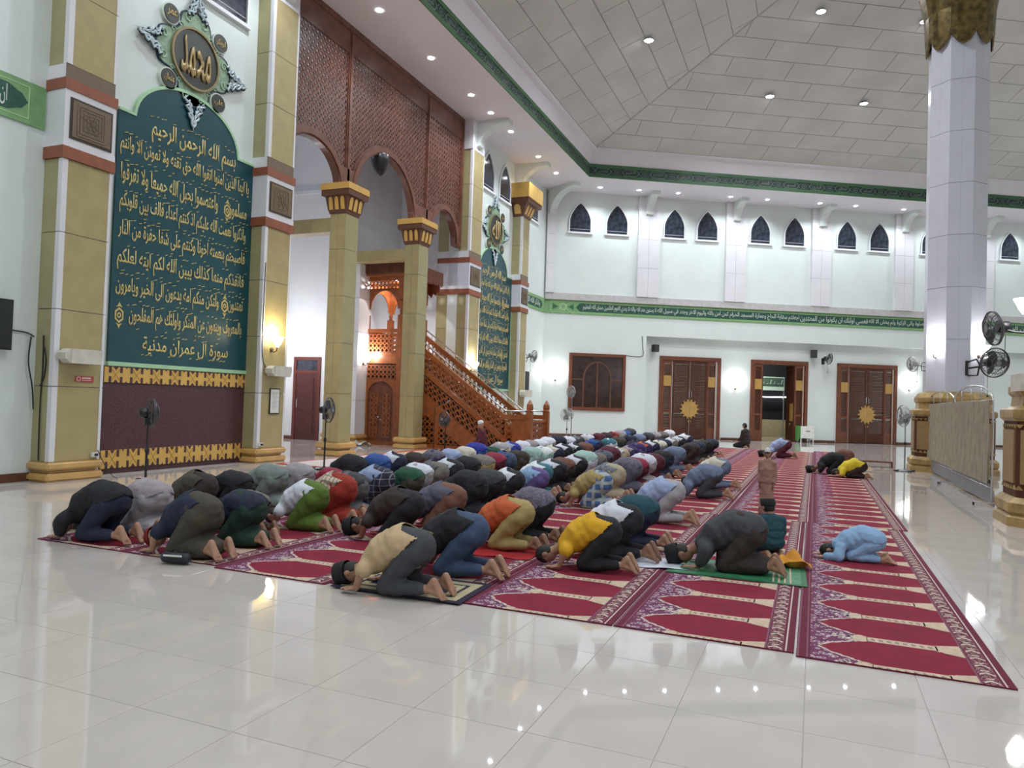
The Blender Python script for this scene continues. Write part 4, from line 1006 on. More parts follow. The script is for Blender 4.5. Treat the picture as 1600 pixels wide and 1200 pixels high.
# stair flanks
xs0, xs1, xs2 = -12.72 - ox, -8.9 - ox, -8.08 - ox; zt0, zt1 = 3.84, 1.14
def ptop(x): return zt0 + (zt1 - zt0) * min(1, max(0, (x - xs0) / (xs1 - xs0)))
for yy, nm in ((NY, 'near'), (FY, 'far')):
    f = yy - .02; th = .04
    # sloping balustrade lattice (upper) and lower triangles
    def fmp(u, v): return (u, v + ptop(u))
    m1 = MB(); lattice(m1, xs0 + .05, xs1, -.62, -.12, .165, y=f, fmap=lambda u, v: (u, v + zt0 + (zt1 - zt0) * (u - xs0) / (xs1 - xs0)), k=1.25, keep=lambda x, z: z > .1)
    PO('balustrade_lattice', m1, kind='stuff')
    m1 = MB(); lattice(m1, xs1 + .05, xs2 - .55, .14, 1.02, .17, y=f, k=1.25)
    if yy == FY: lattice(m1, xs2 - .50, xs2 - .1, .14, 1.02, .17, y=f, k=1.25)
    PO('landing_lattice', m1, kind='stuff')
    PO('landing_board', (MB().box(xs2 - .55, xs2, f, f + th, .1, 1.05) if yy == NY else MB().box(xs2 - .1, xs2, f, f + th, .1, 1.05)).box(xs1 - .1, xs1 + .05, f, f + th, .1, 1.02))
    PO('top_rail', MB().prism([(xs0, zt0 + .04), (xs1, zt1 + .04), (xs2, zt1 + .04), (xs2, zt1 - .10), (xs1 - .02, zt1 - .10), (xs0, zt0 - .12)], f - .03, f + th + .03))
    PO('string_board', MB().prism([(xs0, zt0 - .62), (xs1 - .1, zt1 - .58), (xs1 - .1, zt1 - .78), (xs0, zt0 - .80)], f - .012, f + th))
    if yy == NY:
        low = MB(); lattice(low, xs0 + .12, xs1, .14, 3.0, .175, y=f, k=1.25, keep=lambda x, z: z < 2.95 - (x - xs0) * (2.7 / 3.82) - .78 + .0 and (x < xs0 + .5 or z < 1.0))
        lattice(low, xs0 + .05, xs1, -1.42, -.86, .175, y=f, fmap=lambda u, v: (u, v + zt0 + (zt1 - zt0) * (u - xs0) / (xs1 - xs0)), k=1.2, keep=lambda x, z: z > .3 and x > xs0 + .9)
        PO('flank_lattice', low, kind='stuff')
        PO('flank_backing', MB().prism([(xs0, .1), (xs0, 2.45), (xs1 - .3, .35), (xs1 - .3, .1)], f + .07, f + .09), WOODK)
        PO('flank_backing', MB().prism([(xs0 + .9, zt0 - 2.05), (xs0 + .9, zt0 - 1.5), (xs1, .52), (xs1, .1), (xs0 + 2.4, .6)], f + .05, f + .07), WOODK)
        PO('flank_board', MB().prism([(xs0 + .5, 1.08), (xs0 + .5, 1.85), (xs0 + .62, 2.0), (xs1 - .55, .10), (xs0 + 2.35, .10), (xs0 + 1.1, 1.02)], f - .01, f + .05))
        PO('stile', MB().box(xs0 - .02, xs0 + .12, f - .02, f + .05, .1, 3.1).box(xs0 + 1.35, xs0 + 1.5, f - .005, f + .05, .1, 1.1))
    else: PO('flank_board', MB().prism([(xs0, .1), (xs0, zt0 - .75), (xs1 - .1, zt1 - .7), (xs1, .1)], f, f + th))
# treads
for i in range(13):
    x0 = xs0 + (xs1 - xs0) * i / 13; z = 2.98 * (1 - i / 13)
    if z > .1: PO('tread', MB().box(x0, x0 + (xs1 - xs0) / 13 + .03, NY + .04, FY - .06, z - .06, z), WOODR)
# newels with onion tops
for yy in (NY, FY):
    PO('newel_post', MB().box(xs2 - .09, xs2 + .09, yy - .09, yy + .09, 0, 1.28))
    PO('newel_finial', MB().lathe([(.10, 1.28), (.13, 1.31), (.10, 1.34), (.115, 1.42), (.10, 1.52), (.05, 1.60), (.012, 1.66)], 8, c=(xs2, yy, 0)))
m1 = MB(); 
# gate between the newels (turned)
gate = MB(); lattice(gate, NY + .1, FY - .1, .12, .95, .17, y=0, k=1.25)
g2 = MB(); g2.v = [(xs2 + v[1], v[0], v[2]) for v in gate.v]; g2.f = gate.f; g2.m = gate.m
PO('gate_lattice', g2, kind='stuff'); PO('gate_rail', MB().box(xs2 - .02, xs2 + .04, NY, FY, .95, 1.03))
# steel handrails
for yy in (NY, FY):
    pts = [(xs0 + .1, yy, zt0 + .14), (xs1 + .02, yy, zt1 + .16), (xs2 - .02, yy, zt1 + .16)]
    PO('handrail', MB().tube(pts, .024, 8), STEEL, smooth=True)
    st = MB()
    for i in range(6):
        x = xs0 + .3 + (xs1 - xs0 - .4) * i / 5; st.tube([(x, yy, ptop(x) + .03), (x, yy, ptop(x) + .15)], .01, 6)
    PO('rail_bracket', st, STEEL)
light('pulpit_lamp', 'POINT', (-13.4, 21.75, 5.3), 60, (1, .97, .93), .05)

# ================================================================== CARPETS
CM = [RED2, RED, CFLOR, CPALE, CPALE2, CWHITE, CBORD, CGREY]
def carpet(x0, y0, y1, label, phase=0.0, wdt=1.215, dx=0):
    mb = MB(); Z = .010
    mb.box(0, wdt, 0, y1 - y0, 0.001, Z, 0)
    def P(poly, lv, mi):
        mb.add([(a, b_, Z + .0004 * lv) for a, b_ in poly], [tuple(range(len(poly)))], mi)
    def Rr(u0, u1, v0, v1, lv, mi): P([(u0, v0), (u1, v0), (u1, v1), (u0, v1)], lv, mi)
    L = y1 - y0
    Rr(.004, .016, 0, L, 1, 7); Rr(.062, .072, 0, L, 1, 7); Rr(.085, 1.03, .0, L, 1, 2)
    Rr(1.03, 1.042, 0, L, 1, 7); Rr(1.048, 1.145, 0, L, 1, 6); Rr(1.160, 1.170, 0, L, 1, 5)
    per = .61; n = int(L / per) + 2
    half = [(.14, 0.0), (.185, .055), (.215, .10), (.26, .12), (.285, .15), (.325, .165), (.35, .20), (.385, .21), (.40, .305), (1.03, .305)]
    for i in range(-1, n):
        c = (i + .5) * per + phase; e = i * per + phase
        poly = [(u, c + v) for u, v in half] + [(u, c - v) for u, v in reversed(half[1:])]
        poly2 = [(u, min(L, max(0, v))) for u, v in poly]
        if max(v for u, v in poly2) - min(v for u, v in poly2) > .02: P(poly2, 2, 1)
        far = (y0 + c) > 15
        def inn(v): return min(L, max(0, v))
        if not far:
            random.seed(i)
            for sg in (-1, 1):                             # pale scrolls along the arch
                for (u, v), (u2, v2) in zip(half[:-2], half[1:-1]):
                    for t_ in (.25, .75):
                        uu = u + (u2 - u) * t_ - .004; vv = c + sg * (v + (v2 - v) * t_ + .012); s_ = random.uniform(.012, .022)
                        if .0 < vv - s_ and vv + s_ < L: P([(uu - s_, vv), (uu, vv + s_ * .8), (uu + s_, vv), (uu, vv - s_ * .8)], 3, 5)
        for k_ in range(12 if not far else 0):
            a_ = random.uniform(.24, .38); b2 = e + random.uniform(-.09, .09) * (a_ - .1) * 3
            if .01 < b2 < L - .01: s_ = random.uniform(.013, .024); P([(a_ - s_, b2 - s_ * .4), (a_, b2 - s_), (a_ + s_, b2 + s_ * .3), (a_, b2 + s_)], 3, 5)
        if -.1 < e < L + .1:
            def Q(us, lv, mi):
                pl = [(u, inn(e + v)) for u, v in us]
                if max(v for u, v in pl) - min(v for u, v in pl) > .004: P(pl, lv, mi)
            Q([(.36, -.02), (.375, -.06), (.395, -.08), (.42, -.08), (.44, -.065), (.455, -.055), (.455, .055), (.44, .065), (.42, .08), (.395, .08), (.375, .06), (.36, .02)], 4, 3)
            Q([(.45, -.05), (.885, -.056), (.885, .056), (.45, .05)], 4, 3)
            Q([(.875, -.072), (.90, -.072), (.915, -.085), (1.03, -.13), (1.03, .13), (.915, .085), (.90, .072), (.875, .072)], 4, 3)
            if not far:
                for k_ in range(8):
                    u = .475 + k_ * .05; Q([(u, -.012), (u + .026, -.030), (u + .030, .008), (u + .006, .028)], 5, 4)
        m_ = 4 if not far else 2
        for k_ in range(m_):
            v = e + (k_ + .5) * per / m_; d_ = per / m_ * .36
            if 0 < v - d_ and v + d_ < L:
                P([(1.055, v - d_), (1.095, v - d_ * .2), (1.14, v - d_), (1.14, v - d_ * .55), (1.10, v + d_ * .2), (1.055, v - d_ * .5)], 2, 5)
                P([(1.075, v + d_ * .45), (1.12, v + d_ * .5), (1.12, v + d_ * .85), (1.075, v + d_ * .8)], 2, 5)
    return ob('prayer_carpet', mb, CM, M=Matrix.Translation((x0 + dx, y0, 0)), label=label, cat='carpet', group='crimson row carpets with prayer niches')
CXS = [-7.46, -6.23, -5.0, -3.77, -2.54, -1.31, -.08]
ordn = ['first', 'second', 'third', 'fourth', 'fifth', 'sixth', 'seventh']
for i, x in enumerate(CXS):
    carpet(x, 5.22 - (.06 if i in (2, 6) else 0), 11.34, 'near crimson prayer carpet, %s strip from the pulpit side' % ordn[i])
    carpet(x, 11.36, 30.6 + (.9 if i == 6 else 0), 'far crimson prayer carpet, %s strip from the pulpit side' % ordn[i], dx=.07 + .012 * (i % 2))

def flatrug(name, pts_z, x0, x1, y0, y1, mats, label, cat, rz=0, deco=None, th=.008, z=0.0, group=None):
    mb = MB(); w2, l2 = (x1 - x0) / 2, (y1 - y0) / 2
    mb.box(-w2, w2, -l2, l2, .001, th, 0)
    if deco: deco(mb, w2, l2, th)
    return ob(name, mb, mats, M=T((x0 + x1) / 2, (y0 + y1) / 2, z, rz), label=label, cat=cat, group=group)
def P2(mb, poly, z, mi): mb.add([(a, b_, z) for a, b_ in poly], [tuple(range(len(poly)))], mi)
def scroll_deco(mb, w2, l2, th):
    random.seed(3)
    for (o_, mi) in ((.10, 1), (.16, 0)): P2(mb, [(-w2 + o_, -l2 + o_), (w2 - o_, -l2 + o_), (w2 - o_, l2 - o_), (-w2 + o_, l2 - o_)], th + .0004 * (1 + mi), mi)
    for i in range(46):
        x = random.uniform(-w2 + .35, w2 - .35); y = random.uniform(-l2 + .35, l2 - .35); r = random.uniform(.12, .28); a0 = random.uniform(0, 6)
        A = [(x + r * cos(a0 + t_ * .45), y + r * 1.3 * sin(a0 + t_ * .45)) for t_ in range(9)]; B = [(x + r * .62 * cos(a0 + t_ * .45), y + r * .8 * sin(a0 + t_ * .45)) for t_ in range(9)]
        P2(mb, A + B[::-1], th + .0016 + .00003 * i, 1)
flatrug('scroll_rug', None, -11.3, -8.9, 13.4, 17.4, [mat('rug_red', (.42, .015, .03), .95, bump=.2, bscale=200), mat('rug_white', (.60, .52, .50), .95)], 'red rug with large white scrolls between the pillars and the front row', 'rug', deco=scroll_deco)
def cream_deco(mb, w2, l2, th):
    P2(mb, [(-w2 + .28, -l2 + .28), (w2 - .28, -l2 + .28), (w2 - .28, l2 - .28), (-w2 + .28, l2 - .28)], th + .0005, 1)
    random.seed(9)
    for i in range(60):
        x = random.uniform(-w2 + .4, w2 - .4); y = random.uniform(-l2 + .4, l2 - .4); r = random.uniform(.05, .13)
        P2(mb, [(x + r * cos(k * 1.05), y + r * sin(k * 1.05)) for k in range(6)], th + .001 + .00002 * i, 2)
flatrug('bordered_rug', None, -11.35, -8.2, 17.5, 20.7, [mat('rug_rust', (.38, .075, .03), .95), mat('rug_cream', (.55, .42, .30), .95, var=.15, scale=14), mat('rug_rose', (.36, .14, .11), .95)], 'rust bordered cream patterned rug before the pulpit', 'rug', deco=cream_deco)
# prayer mats laid on the carpets
def mat_deco(mb, w2, l2, th):
    for o_, mi in ((.06, 1), (.14, 0), (.17, 1), (.23, 0)): P2(mb, [(-w2 + o_, -l2 + o_), (w2 - o_, -l2 + o_), (w2 - o_, l2 - o_), (-w2 + o_, l2 - o_)], th + .0003 * (1 + o_ * 10), mi)
    for i in range(10): P2(mb, [(w2 - .21, -l2 + .25 + i * .035), (w2 - .19, -l2 + .25 + i * .035), (w2 - .19, -l2 + .27 + i * .035), (w2 - .21, -l2 + .27 + i * .035)], th + .0014, 1)
flatrug('prayer_mat', None, -3.70, -2.52, 5.12, 5.80, [mat('mat_navy', (.018, .012, .035), .95), mat('mat_cream', (.42, .36, .22), .95, var=.1)], 'navy and cream prayer mat under the worshipper in tan', 'prayer mat', rz=radians(2), deco=mat_deco, th=.006, z=.0135)
def green_deco(mb, w2, l2, th):
    P2(mb, [(-w2 + .05, -l2 + .05), (w2 - .05, -l2 + .05), (w2 - .05, l2 - .05), (-w2 + .05, l2 - .05)], th + .0005, 1)
    for i in range(4): P2(mb, [(w2 - .30 + i * .05, -l2 + .05), (w2 - .285 + i * .05, -l2 + .05), (w2 - .285 + i * .05, l2 - .05), (w2 - .30 + i * .05, l2 - .05)], th + .001, 2)
flatrug('prayer_mat', None, -1.30, -.04, 7.14, 7.92, [mat('mat_green', (.02, .13, .05), .6), mat('mat_green_light', (.035, .20, .085), .5, var=.3, scale=12), CPALE], 'green prayer mat under the worshipper in dark grey', 'prayer mat', rz=radians(2), deco=green_deco, th=.006, z=.0135)
def cloth_mb(w2, l2, amp, nz=14, seed=0, z0=.0):
    mb = MB(); n = nz
    for j in range(n + 1):
        for i in range(n + 1):
            x = -w2 + 2 * w2 * i / n; y = -l2 + 2 * l2 * j / n; k_ = noise.noise(Vector((x * 6 + seed, y * 6, seed)))
            mb.v.append((x * (1 + .06 * noise.noise(Vector((y * 5, seed, 1)))), y * (1 + .06 * noise.noise(Vector((x * 5, seed, 2)))), z0 + .004 + amp * max(0, k_ + .25)))
    for j in range(n):
        for i in range(n): a = j * (n + 1) + i; mb.f.append((a, a + 1, a + n + 2, a + n + 1)); mb.m.append(0)
    return mb
ob('white_cloth', cloth_mb(.30, .24, .02, seed=4), [mat('white_cotton', (.62, .64, .72), .9)], M=T(-1.36, 7.45, .012, .15), smooth=True, label='white cloth spread on the carpet near bare feet and the green mat', cat='cloth')
ob('orange_cloth', cloth_mb(.16, .20, .15, seed=5), [mat('orange_cotton', (.60, .26, .03), .9, var=.1)], M=T(-.20, 8.05, .012, .3), smooth=True, label='crumpled orange-yellow cloth beside the boy in dark teal', cat='cloth')
ob('red_shawl', cloth_mb(.42, .30, .02, seed=8), [mat('scarlet', (.36, .012, .015), .9)], M=T(-3.05, 7.15, .012, .1), smooth=True, label='scarlet cloth under the feet of the worshipper in orange', cat='cloth')
pb = ob('patterned_bag', cloth_mb(.20, .22, .22, seed=12), [mottled('blue_leaf_print', (.10, .30, .42), (.60, .62, .40), (.03, .08, .25), 11)], M=T(-1.05, 8.9, .012, 0), smooth=True, label='blue, green and cream patterned bundle behind the worshipper in dark grey', cat='bundle')
ob('folded_bundle', cloth_mb(.16, .14, .16, seed=21), [mat('plastic_wrap', (.50, .52, .50), .3, var=.25, scale=10)], M=T(-13.5, 20.15, .0, .4) @ Matrix.Scale(1.5, 4), smooth=True, label='pale plastic-wrapped bundle on the floor by the pulpit cupboard', cat='bundle')
# bags by the first row
def bag(name, M, L, R_, m, label, strap=True):
    t = ob(name, MB().lathe([(.01, -L), (R_ * .8, -L + .01), (R_, -L * .8), (R_, L * .8), (R_ * .8, L - .01), (.01, L)], 14, ax='x', c=(0, 0, R_)), [m], M=M, smooth=True, label=label, cat='bag')
    if strap: ob('strap', MB().tube([(-L * .5, 0, R_ * 2), (-L * .2, .02, R_ * 2.5), (L * .3, 0, R_ * 2.4), (L * .5, 0, R_ * 2)], .012, 6), [BLACK], parent=t)
    return t
bag('rolled_bag', T(-7.68, 5.72, .012, .15), .15, .07, mat('black_nylon', (.012, .014, .016), .6, bump=.4, bscale=20), 'black rolled bag before the nearest front-row worshipper')
sb = bag('sling_bag', T(-5.40, 5.10, .012, .25), .14, .05, mat('navy_nylon', (.014, .018, .028), .55, bump=.4, bscale=20), 'small dark sling bag on the carpet edge beside the red cap')
ob('white_print', MB().box(-.09, .09, -.065, -.055, .07, .085), [WHITEP], parent=sb)

# ================================================================== PEOPLE
def spheres_mesh(sp):
    bm = bmesh.new(); base = bmesh.new(); bmesh.ops.create_icosphere(base, subdivisions=2, radius=1.0)
    bv = [v.co.copy() for v in base.verts]; bf = [[v.index for v in f.verts] for f in base.faces]; base.free()
    V = []; Fc = []
    for c, r, a in sp:
        n = len(V); ca, sa = cos(a), sin(a)
        for p in bv:
            x, y, z = p.x * r[0], p.y * r[1], p.z * r[2]
            V.append((c[0] + x * ca - z * sa, c[1] + y, c[2] + x * sa + z * ca))
        Fc += [tuple(i + n for i in f) for f in bf]
    bm.free(); me = bpy.data.meshes.new('tmp'); me.from_pydata(V, [], Fc); return me
def chain(sp, p0, p1, r0, r1, sy=None, a=0.0, step=.45):
    p0 = Vector(p0); p1 = Vector(p1); L = (p1 - p0).length; rm = max(.006, min(r0, r1)); n = max(1, int(L / (rm * step)))
    for i in range(n + 1):
        t_ = i / n; r = r0 + (r1 - r0) * t_; ry = (sy[0] + (sy[1] - sy[0]) * t_) if sy else r
        sp.append((tuple(p0.lerp(p1, t_)), (r, ry, r), a))
def remesh(sp, vox, smooth=4, inflate=0.0, wr=0.0, seed=0, name='m', fac=.5):
    if inflate: sp = [(c, (r[0] + inflate, r[1] + inflate, r[2] + inflate), a) for c, r, a in sp]
    me = spheres_mesh(sp); o = bpy.data.objects.new('tmp', me); COL.objects.link(o)
    m = o.modifiers.new('r', 'REMESH'); m.mode = 'VOXEL'; m.voxel_size = vox
    if smooth: s_ = o.modifiers.new('s', 'SMOOTH'); s_.factor = fac; s_.iterations = smooth
    bpy.context.view_layer.update(); out = bpy.data.meshes.new_from_object(o.evaluated_get(bpy.context.evaluated_depsgraph_get()))
    bpy.data.objects.remove(o); bpy.data.meshes.remove(me)
    if wr:
        for v in out.vertices:
            p = v.co; k_ = noise.noise(Vector((p.x * 9 + seed, p.y * 5, p.z * 9))) + .5 * noise.noise(Vector((p.x * 22, p.y * 9 + seed, p.z * 18)))
            v.co = p + v.normal * wr * k_
    out.polygons.foreach_set('use_smooth', [True] * len(out.polygons)); out.name = name; return out
def cut(me, keep, thick=.006, name='m'):
    bm = bmesh.new(); bm.from_mesh(me); bmesh.ops.delete(bm, geom=[f for f in bm.faces if not keep(f.calc_center_median())], context='FACES')
    bmesh.ops.recalc_face_normals(bm, faces=bm.faces)
    r = bmesh.ops.solidify(bm, geom=bm.faces[:], thickness=thick) if thick else None
    out = bpy.data.meshes.new(name); bm.to_mesh(out); bm.free(); out.polygons.foreach_set('use_smooth', [True] * len(out.polygons)); return out

def body_parts(J):
    """J: joint dict. returns lists of spheres by region"""
    R = {}
    hp, ch, sh, nk, hd = (Vector(J[k]) for k in ('hip', 'chest', 'shoulder', 'neck', 'head')); a = J.get('ta', 0)
    tor = []; mid = hp.lerp(ch, .5) + Vector(J.get('arch', (0, 0, .02)))
    chain(tor, hp, mid, .148, .140, (.168, .160)); chain(tor, mid, ch, .140, .142, (.160, .180)); chain(tor, ch, sh, .138, .085, (.175, .140))
    R['torso'] = tor; n_ = []; chain(n_, sh, nk, .07, .055); R['neck'] = n_ + [(tuple(nk.lerp(hd, .4)), (.055, .055, .055), 0)]
    ha = J['ha']   # head orientation: rotation about y of the ellipsoid (0 = upright)
    h_ = [(tuple(hd), (.092, .076, .115), ha)]
    f = Vector((cos(ha), 0, sin(ha))); up = Vector((-sin(ha), 0, cos(ha)))      # face direction, crown direction
    jaw = hd + f * .02 - up * .055; h_.append((tuple(jaw), (.066, .056, .060), ha))
    nose = hd + f * .094 - up * .018; h_.append((tuple(nose), (.016, .012, .022), ha))
    for s_ in (-1, 1): h_.append((tuple(hd + Vector((0, s_ * .078, 0)) - up * .01 - f * .005), (.022, .010, .032), ha))
    h_.append((tuple(hd + f * .085 - up * .058), (.012, .022, .008), ha))
    R['head'] = h_; R['f'] = f; R['up'] = up; R['hd'] = hd
    ua, fa, hn, th, sk, ft = [], [], [], [], [], []
    for s_ in (-1, 1):
        m = lambda p: (p[0], p[1] * s_, p[2])
        S_ = m(J['sh']); E_ = m(J['elbow']); W_ = m(J['wrist'])
        chain(ua, S_, E_, .052, .042); chain(fa, E_, W_, .042, .027)
        W = Vector(W_); hv = Vector(m(J['hand'])).normalized(); lat = Vector((0, 0, 1)).cross(hv)
        if lat.length < .3: lat = Vector((1, 0, 0))
        lat.normalize()
        pc = W + hv * .055; chain(hn, W, pc, .022, .020, (.032, .040)) if abs(hv.z) < .5 else chain(hn, W, pc, .030, .034, (.018, .018))
        for i, (o_, L) in enumerate(((-.030, .066), (-.010, .078), (.010, .072), (.029, .056))):
            b0 = W + hv * .085 + lat * o_; k1 = b0 + hv * L * .55 + Vector((0, 0, .003)); k2 = b0 + hv * L + Vector((0, 0, -.004)) if abs(hv.z) < .5 else b0 + hv * L + Vector((.012, 0, 0))
            chain(hn, b0, k1, .0095, .009, step=.8); chain(hn, k1, k2, .009, .0075, step=.8)
        tb_ = W + hv * .03 - lat * .034 * s_ * (-1 if abs(hv.z) < .5 else 1); chain(hn, tb_, tb_ + (hv * .6 - lat * .8 * s_ * (-1 if abs(hv.z) < .5 else 1)).normalized() * .055, .0125, .009, step=.7)
        H_ = m(J['hipj']); K_ = m(J['knee']); A_ = m(J['ankle'])
        chain(th, H_, K_, .098, .064); cm = Vector(K_).lerp(Vector(A_), .35); chain(sk, K_, cm, .058, .060); chain(sk, cm, A_, .058, .036)
        He = m(J['heel']); Ba = m(J['ball']); To = m(J['toe'])
        chain(ft, A_, He, .036, .034); chain(ft, He, Ba, .034, .026, (.032, .042)); chain(ft, A_, Ba, .034, .024, (.03, .04))
        for i, (o_, r_) in enumerate(((-.030, .015), (-.012, .011), (.003, .0105), (.017, .010), (.030, .009))):
            o2 = o_ * s_ * -1 * -1; b0 = Vector(Ba) + Vector((0, o2, 0)); tt = Vector(To) + Vector((0, o2 * 1.05, 0)); tt = b0.lerp(tt, 1 - .06 * i)
            chain(ft, b0, tt, r_ + .003, r_, step=.8)
    R.update(uparm=ua, forearm=fa, hand=hn, thigh=th, shank=sk, foot=ft); return R
def head_shell(R, infl, keep, name, vox=.012):
    hd, f, up = R['hd'], R['f'], R['up']
    sp = [(R['head'][0][0], tuple(x + infl for x in R['head'][0][1]), R['head'][0][2])]
    me = remesh(sp, vox, 1, name=name)
    return cut(me, lambda c: keep((c - hd).dot(f), c.y - hd.y, (c - hd).dot(up)), .004, name)
def make_cap(R, kind):
    hd, f, up = R['hd'], R['f'], R['up']; side = Vector((0, 1, 0)); mb = MB()
    Mx = Matrix(((f.x, 0, up.x, hd.x), (0, 1, 0, hd.y), (f.z, 0, up.z, hd.z), (0, 0, 0, 1)))
    if kind == 'peci': prof = [(.100, .025), (.104, .05), (.100, .145), (.088, .152), (.06, .146), (.001, .144)]
    else: prof = [(.092, .035), (.094, .05), (.090, .085), (.072, .118), (.04, .132), (.001, .136)]
    mb.lathe(prof, 18, caps=False)
    v = [Mx @ Vector((x * (1.03 if kind == 'peci' else 1.02) - .008, y * .88, z)) for x, y, z in mb.v]; mb.v = [tuple(p) for p in v]
    return mb.mesh('cap_' + kind, [VELVET if kind == 'peci' else mat('white_knit', (.66, .66, .66), .85, bump=.4, bscale=120)], True)
def torso_t(J):
    hp = Vector(J['hip']); sh = Vector(J['shoulder']); ax = sh - hp; L2 = ax.length_squared; axn = ax.normalized(); dor = Vector((-axn.z, 0, axn.x))
    def f(c):
        d = c - hp; t_ = d.dot(ax) / L2; return t_, atan2(c.y, d.dot(dor))
    return f
def hair_keep(a, y, u): return (u > .025 - a * .25) or (a < -.01 and u > -.075)
JA = dict(hip=(-.19, 0, .405), chest=(.10, 0, .345), shoulder=(.225, 0, .24), neck=(.345, 0, .17), head=(.465, 0, .116), arch=(.01, 0, .06), ha=radians(-108),
          sh=(.215, .135, .225), elbow=(.20, .225, .20), wrist=(.27, .195, .042), hand=(1, -.05, -.10), hipj=(-.20, .088, .37), knee=(.03, .125, .075), ankle=(-.37, .105, .095),
          heel=(-.415, .10, .165), ball=(-.485, .095, .055), toe=(-.515, .095, .018))
JC = dict(JA); JC.update(hip=(-.24, 0, .30), chest=(.06, 0, .27), shoulder=(.20, 0, .20), neck=(.27, 0, .15), head=(.35, 0, .115), arch=(0, 0, .06), sh=(.19, .15, .18), elbow=(.22, .24, .06), wrist=(.40, .14, .03),
          hand=(1, -.5, -.02), hipj=(-.23, .085, .26), knee=(.06, .12, .075), ankle=(-.34, .10, .06), heel=(-.40, .10, .10), ball=(-.46, .09, .035), toe=(-.52, .09, .016))
PROTO = {}
def proto(key, J, vox=.0105):
    R = body_parts(J); tf = torso_t(J); D = {}
    allp = R['torso'] + R['neck'] + R['head'] + R['uparm'] + R['forearm'] + R['hand'] + R['thigh'] + R['shank'] + R['foot']
    D['body'] = remesh(allp, vox * .85, 3, name='body_' + key, fac=.35); D['body'].materials.append(SKIN)
    ax_ = Vector(J['ankle']); 
    low = [s_ for s_ in R['torso'] if tf(Vector(s_[0]))[0] < .42] + R['thigh'] + [s_ for s_ in R['shank'] if (Vector((s_[0][0], abs(s_[0][1]), s_[0][2])) - ax_).length > .055]
    D['t'] = remesh(low, .013, 5, .014, .008, 3, 'trousers_' + key); D['t'].materials.append(CLOTH)
    fill = list(low); kn = Vector(J['knee']); hj = Vector(J['hipj'])
    for i in range(7):
        c = hj.lerp(kn, i / 6); fill.append(((c.x, 0, c.z), (.085, .15, .085), 0))
    for i in range(6):
        c = kn.lerp(ax_, i / 5 * .80); fill.append(((c.x, 0, max(.06, c.z)), (.075, .16, .06), 0)); c2 = Vector((c.x, 0, c.z + .08 * (1 - i / 5)))
        fill.append((tuple(c2), (.08, .15, .07), 0))
    D['s'] = remesh(fill, .014, 7, .026, .012, 8, 'sarong_' + key); D['s'].materials.append(CLOTH)
    full = R['torso'] + R['uparm'] + R['forearm'][:]; wr = Vector(J['wrist'])
    long_ = [s_ for s_ in full if (Vector((s_[0][0], abs(s_[0][1]), s_[0][2])) - wr).length > .04]
    el = Vector(J['elbow']); short_ = R['torso'] + [s_ for s_ in R['uparm'] if (Vector((s_[0][0], abs(s_[0][1]), s_[0][2])) - el).length > .02]
    def hem_s(c):
        t_, th_ = tf(c); h_ = .10 - .36 * max(0, 1 - abs(abs(th_) - 1.05) / .55) + .02 * cos(th_ * 5)
        return t_ > h_ or abs(c.y) > .235
    def hem_l(c):
        t_, th_ = tf(c); h_ = -.8 if abs(th_) < 1.75 else (-.05 if abs(th_) < 2.3 else .12)
        return t_ > h_ or abs(c.y) > .24
    m1 = remesh(short_, .0125, 4, .030, .010, 5, 'tmp'); D['ss'] = cut(m1, hem_s, .005, 'shirt_short_' + key); D['ss'].materials.append(CLOTH)
    m2 = remesh(long_, .0125, 4, .030, .010, 15, 'tmp'); D['sl'] = cut(m2, hem_l, .005, 'shirt_long_' + key); D['sl'].materials.append(CLOTH)
    D['hair'] = head_shell(R, .008, hair_keep, 'hair_' + key); D['hair'].materials.append(HAIR)
    D['peci'] = make_cap(R, 'peci'); D['kopiah'] = make_cap(R, 'kopiah')
    PROTO[key] = D; return D, R
proto('prostrate', JA); proto('crouch', JC)
SKINS = [(.36, .19, .12), (.30, .155, .095), (.42, .235, .155), (.26, .13, .08), (.38, .21, .135)]
npers = [0]
def person(key, M, shirt, lower, kind, hem, cap, label, shirtm=None, lowerm=None, group='worshippers bowed in rows on the carpets', skin=None):
    D = PROTO[key]; random.seed(npers[0] * 13 + 5); npers[0] += 1
    b_ = ob('person', D['body'], M=M, label=label, cat='person', group=group); b_.color = (*(skin or random.choice(SKINS)), 1)
    sh_ = ob('shirt', D['ss' if hem == 's' else 'sl'], parent=b_); sh_.color = (*shirt, 1)
    lw = ob('sarong' if kind == 's' else 'trousers', D['s' if kind == 's' else 't'], parent=b_); lw.color = (*lower, 1)
    for o, m in ((sh_, shirtm), (lw, lowerm)):
        if m: o.material_slots[0].link = 'OBJECT'; o.material_slots[0].material = m
    if cap in ('', 'bag'): ob('hair', D['hair'], parent=b_)
    elif cap in ('black',): ob('hair', D['hair'], parent=b_); ob('peci_cap', D['peci'], parent=b_)
    elif cap == 'white': ob('knit_cap', D['kopiah'], parent=b_)
    elif cap == 'red':
        c = ob('knit_cap', D['kopiah'], parent=b_); c.material_slots[0].link = 'OBJECT'; c.material_slots[0].material = mat('red_knit', (.22, .012, .01), .9)
    else: ob('hair', D['hair'], parent=b_)
    return b_
